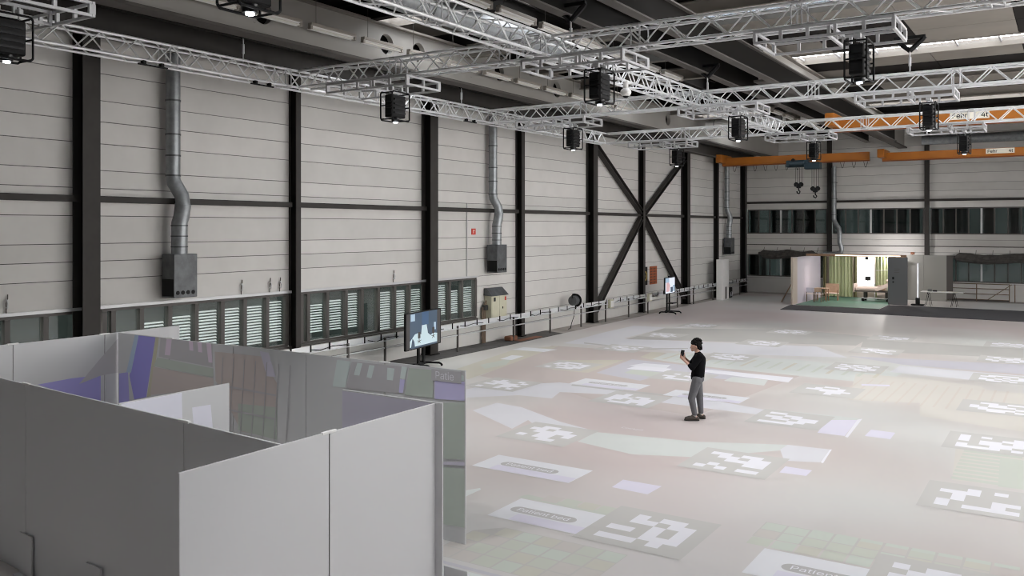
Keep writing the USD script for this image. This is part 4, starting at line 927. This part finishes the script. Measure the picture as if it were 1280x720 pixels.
put(t, 'door', box((.32, .06, .86), (.328, .50, 1.68)), 'cream'); put(t, 'door', box((.32, .52, .86), (.328, .97, 1.68)), 'cream'); put(t, 'name_tag', box((.329, .12, 1.5), (.332, .26, 1.64)), 'ink'); put(t, 'name_tag', box((.329, .86, 1.5), (.332, .96, 1.64)), 'red'); put(t, 'handle', cbox((.328, .7, 1.2), (.35, .73, 1.28), .004), 'ink')
for y in (-.16, -.08, -.24): put(t, 'conduit', sweep([(.08, y, 0), (.08, y, 1.5 + y), (.08, y + .1, 1.6 + y), (.08, .05, 1.6 + y)], .035, 8), 'brown')
put(t, 'switch_box', cbox((.05, -.22, 1.2), (.2, -.05, 1.38), .01), 'ink')
t = thing('ground_block', 'rusty block on the floor below the cream switch cabinet', 'block', (-17.75, 27.0, 0)); put(t, 'block', cbox((0, 0, 0), (.3, .5, .16), .03), 'rust'); put(t, 'plate', cbox((.3, .2, -.02), (.6, 1.8, .01), .005), 'rust')
t = thing('fire_sign', 'small red sign on the left wall above the switch cabinet', 'sign', (WX + .004, 25.4, 3.95)); put(t, 'plate', box((0, 0, 0), (.012, .26, .22)), 'red'); put(t, 'pictogram', MB().box((.0125, .10, .05), (.014, .13, .17)).box((.0125, .13, .13), (.014, .18, .17)), 'sign_white')
for y, l in [(9.2, 'leftmost wall hook above the near window'), (15.1, 'wall hook above the window, right of the nearest duct'), (16.05, 'wall hook just left of the second column, with a tall stem'), (16.4, 'wall hook touching the second column'), (21.1, 'wall hook above the blinds left of the screen')]:
    t = thing('wall_hook', l, 'hook', (WX + .005, y, 2.47)); put(t, 'stem', sweep([(.03, 0, 0), (.03, 0, .2), (.03, .03, .3), (.03, .03, .38)], .012, 6), 'steel_mid'); put(t, 'hook', sweep([(.03, 0, .12), (.08, .0, .10), (.10, 0, .2), (.05, 0, .28)], .016, 6), 'alu_dull')
for y0, y1, l, m_ in [(40.15, 40.75, 'left dark poster with a gold ring, beside the bracing column', 'black'), (41.05, 41.95, 'right poster with a brown and orange print, beside the bracing', 'orange_print')]:
    t = thing('poster', l, 'poster', (WX + .01, y0, 1.30)); put(t, 'sheet', box((0, 0, 0), (.02, y1 - y0, .92)), m_)
    if m_ == 'black':
        ring = sg.Point(.28, .46).buffer(.26, 12).difference(sg.Point(.28, .46).buffer(.19, 12)).union(sg.Point(.28, .46).buffer(.09)); 
        for g in getattr(ring, 'geoms', [ring]):
            e = extrude_polygon(g, .001, engine='earcut'); v = e.vertices; e.vertices = np.c_[.0205 + v[:, 2], v[:, 0], v[:, 1]]; put(t, 'ring_print', e, 'gold')
    else:
        for i in range(6):
            for j in range(6): put(t, 'print_spot', box((.0205, .06 + i * .135, .06 + j * .14), (.0212, .12 + i * .135, .13 + j * .14)), 'ink')
t = thing('cable_reel', 'black and silver cable reel hanging on the tray by the broad column', 'cable reel', (-17.5, 31.9, .95)); put(t, 'drum', tube((0, -.08, .2), (0, .2, .2), .2, 20), 'galv_dark'); put(t, 'flange', tube((.0, .2, .2), (0, .23, .2), .28, 20), 'black'); put(t, 'handle', sweep([(0, -.1, .3), (0, -.05, .48), (0, .15, .48), (0, .2, .3)], .02, 8), 'black')
t = thing('cable', 'black cable hanging to the floor below the cable reel', 'cable', (-17.55, 32, 0)); put(t, 'strand', sweep([(0, .1, .8), (.03, 0, .5), (.02, -.2, .2), (.06, -.35, .02), (.1, -.6, .02)], .014, 6), 'black')
for y, l in [(34.95, 'small white socket box on the rail at the broad column'), (39.2, 'small white socket box on the rail at the bracing column')]:
    t = thing('socket_box', l, 'socket box', (-17.42, y, .60)); put(t, 'case', cbox((0, 0, 0), (.14, .34, .38), .015), 'cream'); put(t, 'lid', cbox((.14, .03, .05), (.155, .31, .33), .006), 'white_paint')
t = thing('white_post', 'tall white boxed post standing against the far left wall', 'post', (-17.26, 48.9, 0)); put(t, 'body', cbox((-.1, 0, 0), (.3, 1.05, 2.35), .01), 'white_paint'); put(t, 'vent', box((.301, .38, .05), (.306, .66, .75)), 'steel_mid')
t = thing('floor_box', 'black box on the floor between the white post and the corner', 'box', (-17.5, 50.9, 0)); put(t, 'body', cbox((0, -.25, 0), (.35, .25, .62), .03), 'black'); put(t, 'handle', sweep([(.36, -.12, .1), (.38, -.12, .35), (.38, .12, .35), (.36, .12, .1)], .018, 6), 'alu')
t = thing('down_pipe', 'thin conduit running down the left wall beside the last window', 'conduit', (WX + .03, 25.1, 2.47)); put(t, 'pipe', tube((0, 0, 0), (0, 0, 2.6), .018, 6), 'alu_dull')

# ================================================================== the mock patient room in front of the back wall
def curtain(label, x0, x1, y, z0, z1, m_, amp=.07, wave=.20):
    t = thing('curtain', label, 'curtain', (x0, y, 0)); n = int((x1 - x0) / wave * 10); xs = np.linspace(0, x1 - x0, n); ys = amp * np.sin(xs * 2 * PI / wave) + amp * .4 * np.sin(xs * 2 * PI / (wave * 2.7))
    pl_ = list(zip(xs, ys)) + list(zip(xs[::-1], ys[::-1] + .012)); put(t, 'cloth', prism(pl_, z0, z1), m_, smooth=35); put(t, 'rail', box((-.05, -.03, z1), (x1 - x0 + .05, .03, z1 + .04)), 'steel_mid'); return t
tag(put('/World', 'room_floor', prism([(-12.62, 48.15), (-8.35, 47.9), (-8.35, 55.2), (-12.62, 55.2)], .0005, .016), 'green_floor'), 'green vinyl floor of the mock patient room', 'floor covering')
t = thing('room_wall', 'lilac left side wall of the mock patient room', 'wall', (-12.75, 48.05, 0)); put(t, 'board', cbox((-.06, 0, 0), (.0, 6.2, 2.58), .006), 'lilac'); put(t, 'front_edge', cbox((-.09, -.05, 0), (.02, .0, 2.6), .006), 'tan'); put(t, 'front_board', cbox((.0005, .02, .02), (.006, .9, 2.56), .002), 'tan')
for d in (0, .35): put(t, 'strut', tube((-.1, 1.2 + d * 6, 1.6), (-1.0, 1.4 + d * 6, .02), .03, 6), 'wood')
t = thing('room_wall', 'rear wall board of the mock room between the curtains', 'wall', (-12.7, 55.2, 0)); put(t, 'board', cbox((0, 0, 0), (4.35, .06, 2.6), .006), 'tan'); 
put(t, 'glowing_sheet', box((1.80, -.03, .35), (2.85, -.005, 2.52)), 'lit_sheet_glow', label='white sheet with its lighting put in as glow')  # lit white sheet, its brightness put in as emission
curtain('wide light green curtain in the mock room, lit in the middle', -12.35, -11.0, 54.75, .06, 2.56, 'curtain_green')
curtain('dark olive curtain in the corner of the mock room', -12.68, -12.48, 54.6, .06, 2.56, 'curtain_olive', .06, .14)
curtain('narrow olive curtain left of the white panel', -10.93, -10.78, 54.75, .06, 2.56, 'curtain_olive', .05, .12)
curtain('light green curtain behind the head of the bed', -9.68, -8.45, 54.6, .05, 2.52, 'curtain_green', .06, .17)
t = thing('lamp_beam', 'long timber beam with a warm light strip over the mock room', 'light beam', (-12.8, 51.06, 2.585)); put(t, 'beam', cbox((0, 0, .0), (5.3, .12, .13), .01), 'wood'); put(t, 'strip', box((1.6, -.012, .03), (5.0, -.001, .09)), 'led_warm'); put(t, 'spot', cbox((3.2, -.06, -.16), (3.35, .1, -.005), .02), 'black')

rl = UsdLux.RectLight.Define(stage, '/World/room_strip_light'); rl.AddTranslateOp().Set(Gf.Vec3d(-10, 51.3, 2.55)); rl.CreateWidthAttr(3.4); rl.CreateHeightAttr(.12); rl.CreateIntensityAttr(24); rl.CreateColorAttr(Gf.Vec3f(1, .87, .80)); rl.CreateNormalizeAttr(True)
rs = UsdLux.SphereLight.Define(stage, '/World/room_spot_light'); rs.AddTranslateOp().Set(Gf.Vec3d(-12.60, 51.2, 2.0)); rs.CreateRadiusAttr(.02); rs.CreateIntensityAttr(10); sh = UsdLux.ShapingAPI.Apply(rs.GetPrim()); sh.CreateShapingConeAngleAttr(20); sh.CreateShapingConeSoftnessAttr(.3); rs.CreateNormalizeAttr(True)
# bed
t = thing('hospital_bed', 'hospital bed with pale pink mattress raised at the head', 'bed', (-10.45, 52.9, 0))
put(t, 'mattress', trimesh.util.concatenate([cbox((.05, -.43, .60), (1.25, .43, .82), .04), trimesh.convex.convex_hull([(1.22, -.43, .61), (1.22, .43, .61), (1.22, -.43, .82), (1.22, .43, .82), (2.05, -.43, .96), (2.05, .43, .96), (1.96, -.43, 1.18), (1.96, .43, 1.18)])]), 'linen')
put(t, 'pillow', ell((1.78, 0, 1.2), (.16, .32, .09), 3), 'linen', smooth=True)
put(t, 'frame', MB().box((0, -.46, .54), (2.1, .46, .60)), 'steel_mid'); put(t, 'foot_board', cbox((-.05, -.45, .5), (.0, .45, 1.0), .015), 'linen'); put(t, 'head_board', cbox((2.1, -.45, .5), (2.15, .45, 1.15), .015), 'linen'); put(t, 'side_rail', sweep([(.15, -.47, .60), (.15, -.47, .72), (1.1, -.47, .72), (1.1, -.47, .60)], .016, 6), 'tan')
put(t, 'lift', MB().box((.45, -.2, .2), (.60, .2, .54)).box((1.6, -.2, .2), (1.75, .2, .54)), 'steel_mid')
for x in (.45, 1.75):
    for y in (-.36, .36): put(t, 'castor', tube((x, y - .03, .09), (x, y + .03, .09), .085, 14), 'black_gloss')
put(t, 'under_frame', box((.3, -.3, .15), (1.95, .3, .20)), 'alu_dull')
t = thing('bed_frame', 'white pole frame with a grab handle standing over the bed head', 'lifting pole', (-8.75, 53.6, 0)); put(t, 'pole', sweep([(0, 0, 0), (0, 0, 1.5), (-.05, 0, 1.75), (-.75, 0, 1.72)], .02, 8), 'white_paint'); put(t, 'strap', sweep([(-.0, 0, 1.2), (.3, -.02, .95)], .012, 6), 'white_paint'); put(t, 'base', cbox((-.2, -.2, .016), (.2, .2, .05), .01), 'white_paint')
t = thing('monitor', 'small dark monitor on an arm before the white panel', 'monitor', (-10.05, 54.2, 0)); put(t, 'case', cbox((-.15, 0, 1.10), (.15, .05, 1.32), .01), 'ink'); put(t, 'arm', sweep([(0, .03, 1.12), (0, .03, .92), (.35, .05, .86), (.35, .2, .86), (.35, .25, 0.9)], .02, 8), 'alu'); put(t, 'pole', tube((.35, .2, .016), (.35, .2, .9), .022, 8), 'alu')
t = thing('bedside_cabinet', 'small pale cabinet behind the bed', 'cabinet', (-9.5, 53.9, .016)); put(t, 'body', cbox((0, 0, .06), (.5, .45, .8), .01), 'linen'); put(t, 'top', cbox((-.02, -.02, .8), (.52, .47, .83), .006), 'wood_pale'); put(t, 'drawer', box((.03, -.006, .55), (.47, 0, .76)), 'wood_pale')
for x in (.04, .46): put(t, 'foot', box((x - .02, .02, 0), (x + .02, .06, .06)), 'black')
# table and two chairs
t = thing('side_table', 'small square timber table in the mock room', 'table', (-12.35, 51.0, .016)); put(t, 'top', cbox((0, 0, .70), (.72, .7, .74), .008), 'wood_pale')
for x in (.04, .64):
    for y in (.04, .62): put(t, 'leg', box((x, y, 0), (x + .045, y + .045, .70)), 'wood')
for x, y, rz, l in [(-12.45, 50.55, .2, 'dark wooden chair in front of the small table, left one'), (-11.95, 50.5, -.1, 'dark wooden chair in front of the small table, right one')]:
    t = thing('wooden_chair', l, 'chair', (x, y, .016), rz); put(t, 'seat', cbox((-.2, -.2, .43), (.2, .2, .46), .01), 'linen')
    for a in (-.18, .18):
        put(t, 'leg', box((a - .018, -.19, 0), (a + .018, -.15, .66)), 'brown'); put(t, 'leg', box((a - .018, .15, 0), (a + .018, .19, .44)), 'brown')
    put(t, 'backrest', cbox((-.2, -.20, .56), (.2, -.17, .80), .01), 'wood_pale' if x > -12.2 else 'lilac')
t = thing('arm_bench', 'pale timber bench with a high back behind the small table', 'bench', (-12.0, 52.0, .016)); put(t, 'back', cbox((0, .3, .4), (.75, .34, .95), .01), 'wood_pale'); put(t, 'seat', cbox((0, 0, .38), (.75, .34, .43), .01), 'linen')
for x in (.02, .69): put(t, 'side', cbox((x, 0, 0), (x + .04, .34, .6), .006), 'wood')
# grey panel, beige partition, light stand, trestle table
t = thing('grey_panel', 'dark grey wall panel with small black fittings at the right of the mock room', 'panel', (-8.43, 51.05, 0)); put(t, 'board', cbox((0, 0, .0), (.98, .12, 2.58), .006), 'grey_panel'); put(t, 'switch', cbox((.22, -.015, 1.38), (.32, 0, 1.52), .01), 'black'); put(t, 'socket', cbox((.23, -.012, 1.20), (.31, 0, 1.28), .006), 'black'); put(t, 'fine_print', MB().box((.32, -.002, 1.95), (.6, -.0005, 1.97)).box((.32, -.002, 1.85), (.55, -.0005, 1.87)).box((.32, -.002, 1.75), (.58, -.0005, 1.77)), 'steel_mid')
t = thing('beige_partition', 'beige partition of two boards behind the trestle table', 'partition', (-8.05, 55.0, 0)); put(t, 'board', cbox((0, 0, 0), (.88, .06, 2.62), .006), 'beige_panel'); put(t, 'board', cbox((.89, -.02, 0), (2.08, .04, 2.62), .006), 'beige_panel'); put(t, 'return', cbox((2.08, 0, .12), (2.40, .06, 2.62), .006), 'frame_dark')
t = thing('light_stand', 'slim white light bar standing on a black foot', 'floor lamp', (-6.98, 51.35, .012)); put(t, 'bar', box((-.02, -.03, .35), (.025, .03, 2.25)), 'led_glow'); put(t, 'back_rail', box((-.05, .03, .3), (.05, .06, 2.28)), 'alu_dull'); put(t, 'stem_box', cbox((-.10, -.1, .02), (.10, .1, .40), .01), 'black'); put(t, 'foot', cbox((-.32, -.2, 0), (.32, .2, .06), .01), 'black')
t = thing('trestle_table', 'white trestle table beside the light bar', 'table', (-6.82, 51.15, .0)); put(t, 'top', cbox((0, 0, .74), (2.05, .75, .77), .006), 'white_paint')
for x in (.35, 1.6): put(t, 'trestle', MB().tube((x - .14, .06, 0), (x, .06, .74), .012).tube((x + .14, .06, 0), (x, .06, .74), .012).tube((x - .14, .68, 0), (x, .68, .74), .012).tube((x + .14, .68, 0), (x, .68, .74), .012).box((x - .03, .04, .70), (x + .03, .7, .74)), 'black')
t = thing('tool_bag', 'small grey bag lying on the trestle table', 'bag', (-6.5, 51.35, .77)); put(t, 'body', cbox((0, 0, 0), (.22, .2, .13), .03), 'grey_panel'); put(t, 'flap', cbox((.24, .02, 0), (.46, .2, .08), .03), 'black')
for k, (x, y) in enumerate([(-5.85, 51.4), (-5.5, 51.6), (-5.2, 51.35)]):
    t = thing('paper_sheet', ['left white paper sheet on the trestle table', 'middle white paper sheet on the trestle table', 'right white paper sheet on the trestle table'][k], 'paper', (x, y, .771), .2 * k); put(t, 'sheet', cbox((0, 0, 0), (.21, .297, .004), .001), 'sign_white')
# fence frame at the foot of the back wall
t = thing('barrier', 'brown steel barrier rail along the foot of the back wall', 'barrier', (-6.2, YB - .35, 0))
for z in (.10, .42, .72, 1.0): put(t, 'rail', tube((0, 0, z), (3.3, 0, z), .025, 6), 'brown')
for x in (0, .18, 1.65, 3.28, 3.55): put(t, 'post', box((x - .025, -.025, 0), (x + .025, .025, 1.02)), 'brown')
put(t, 'diagonal', tube((2.2, 0, .1), (3.4, 0, 1.0), .022, 6), 'brown'); put(t, 'kick_plate', box((0, -.02, .02), (3.3, .02, .10)), 'frame_dark')
# rolled tarpaulins under the upper windows
def tarp(label, x0, x1, z):
    t = thing('rolled_tarpaulin', label, 'tarpaulin', (x0, YB - .3, z)); L = x1 - x0; n = 60; pts = []
    g = trimesh.creation.cylinder(1, 1, sections=22, segment=[(0, 0, 0), (L, 0, 0)]); g = g.subdivide_to_size(.18); v = g.vertices
    r = .26 + .05 * (meshkit.fbm(v * [2.2, 4, 4], 3, 5) - .5) * 2; sag = -.10 * np.sin(np.clip(v[:, 0] / L, 0, 1) * PI * 2.0) ** 2
    ends = np.clip(np.minimum(v[:, 0], L - v[:, 0]) / .3, .35, 1)
    g.vertices = np.c_[v[:, 0], v[:, 1] * r * ends, v[:, 2] * r * 1.0 * ends + sag]; put(t, 'roll', g, 'tarp', smooth=40)
    for x in np.arange(.3, L, .85): put(t, 'tie', tube((x, .0, .15), (x, .28, .42), .012, 5), 'black')
tarp('dark rolled tarpaulin on the back wall above the barrier', -5.75, 1.2, 2.48); tarp('dark rolled tarpaulin on the back wall, left above the mock room', -17.1, -13.4, 2.52)
t = thing('flood_lamp', 'small floodlight on top of the beige partition washing the back wall', 'lamp', (-7.75, 55.02, 2.62)); put(t, 'case', cbox((-.1, -.05, .02), (.1, .09, .16), .015), 'rust'); put(t, 'bracket', box((-.02, -.01, 0), (.02, .03, .03)), 'black')
fl_ = UsdLux.SphereLight.Define(stage, '/World/flood_light'); fl_.AddTranslateOp().Set(Gf.Vec3d(-8.9, 54.3, 2.85)); fl_.CreateRadiusAttr(.04); fl_.CreateIntensityAttr(55); fl_.CreateNormalizeAttr(True); fl_.CreateColorAttr(Gf.Vec3f(1, .96, .95))
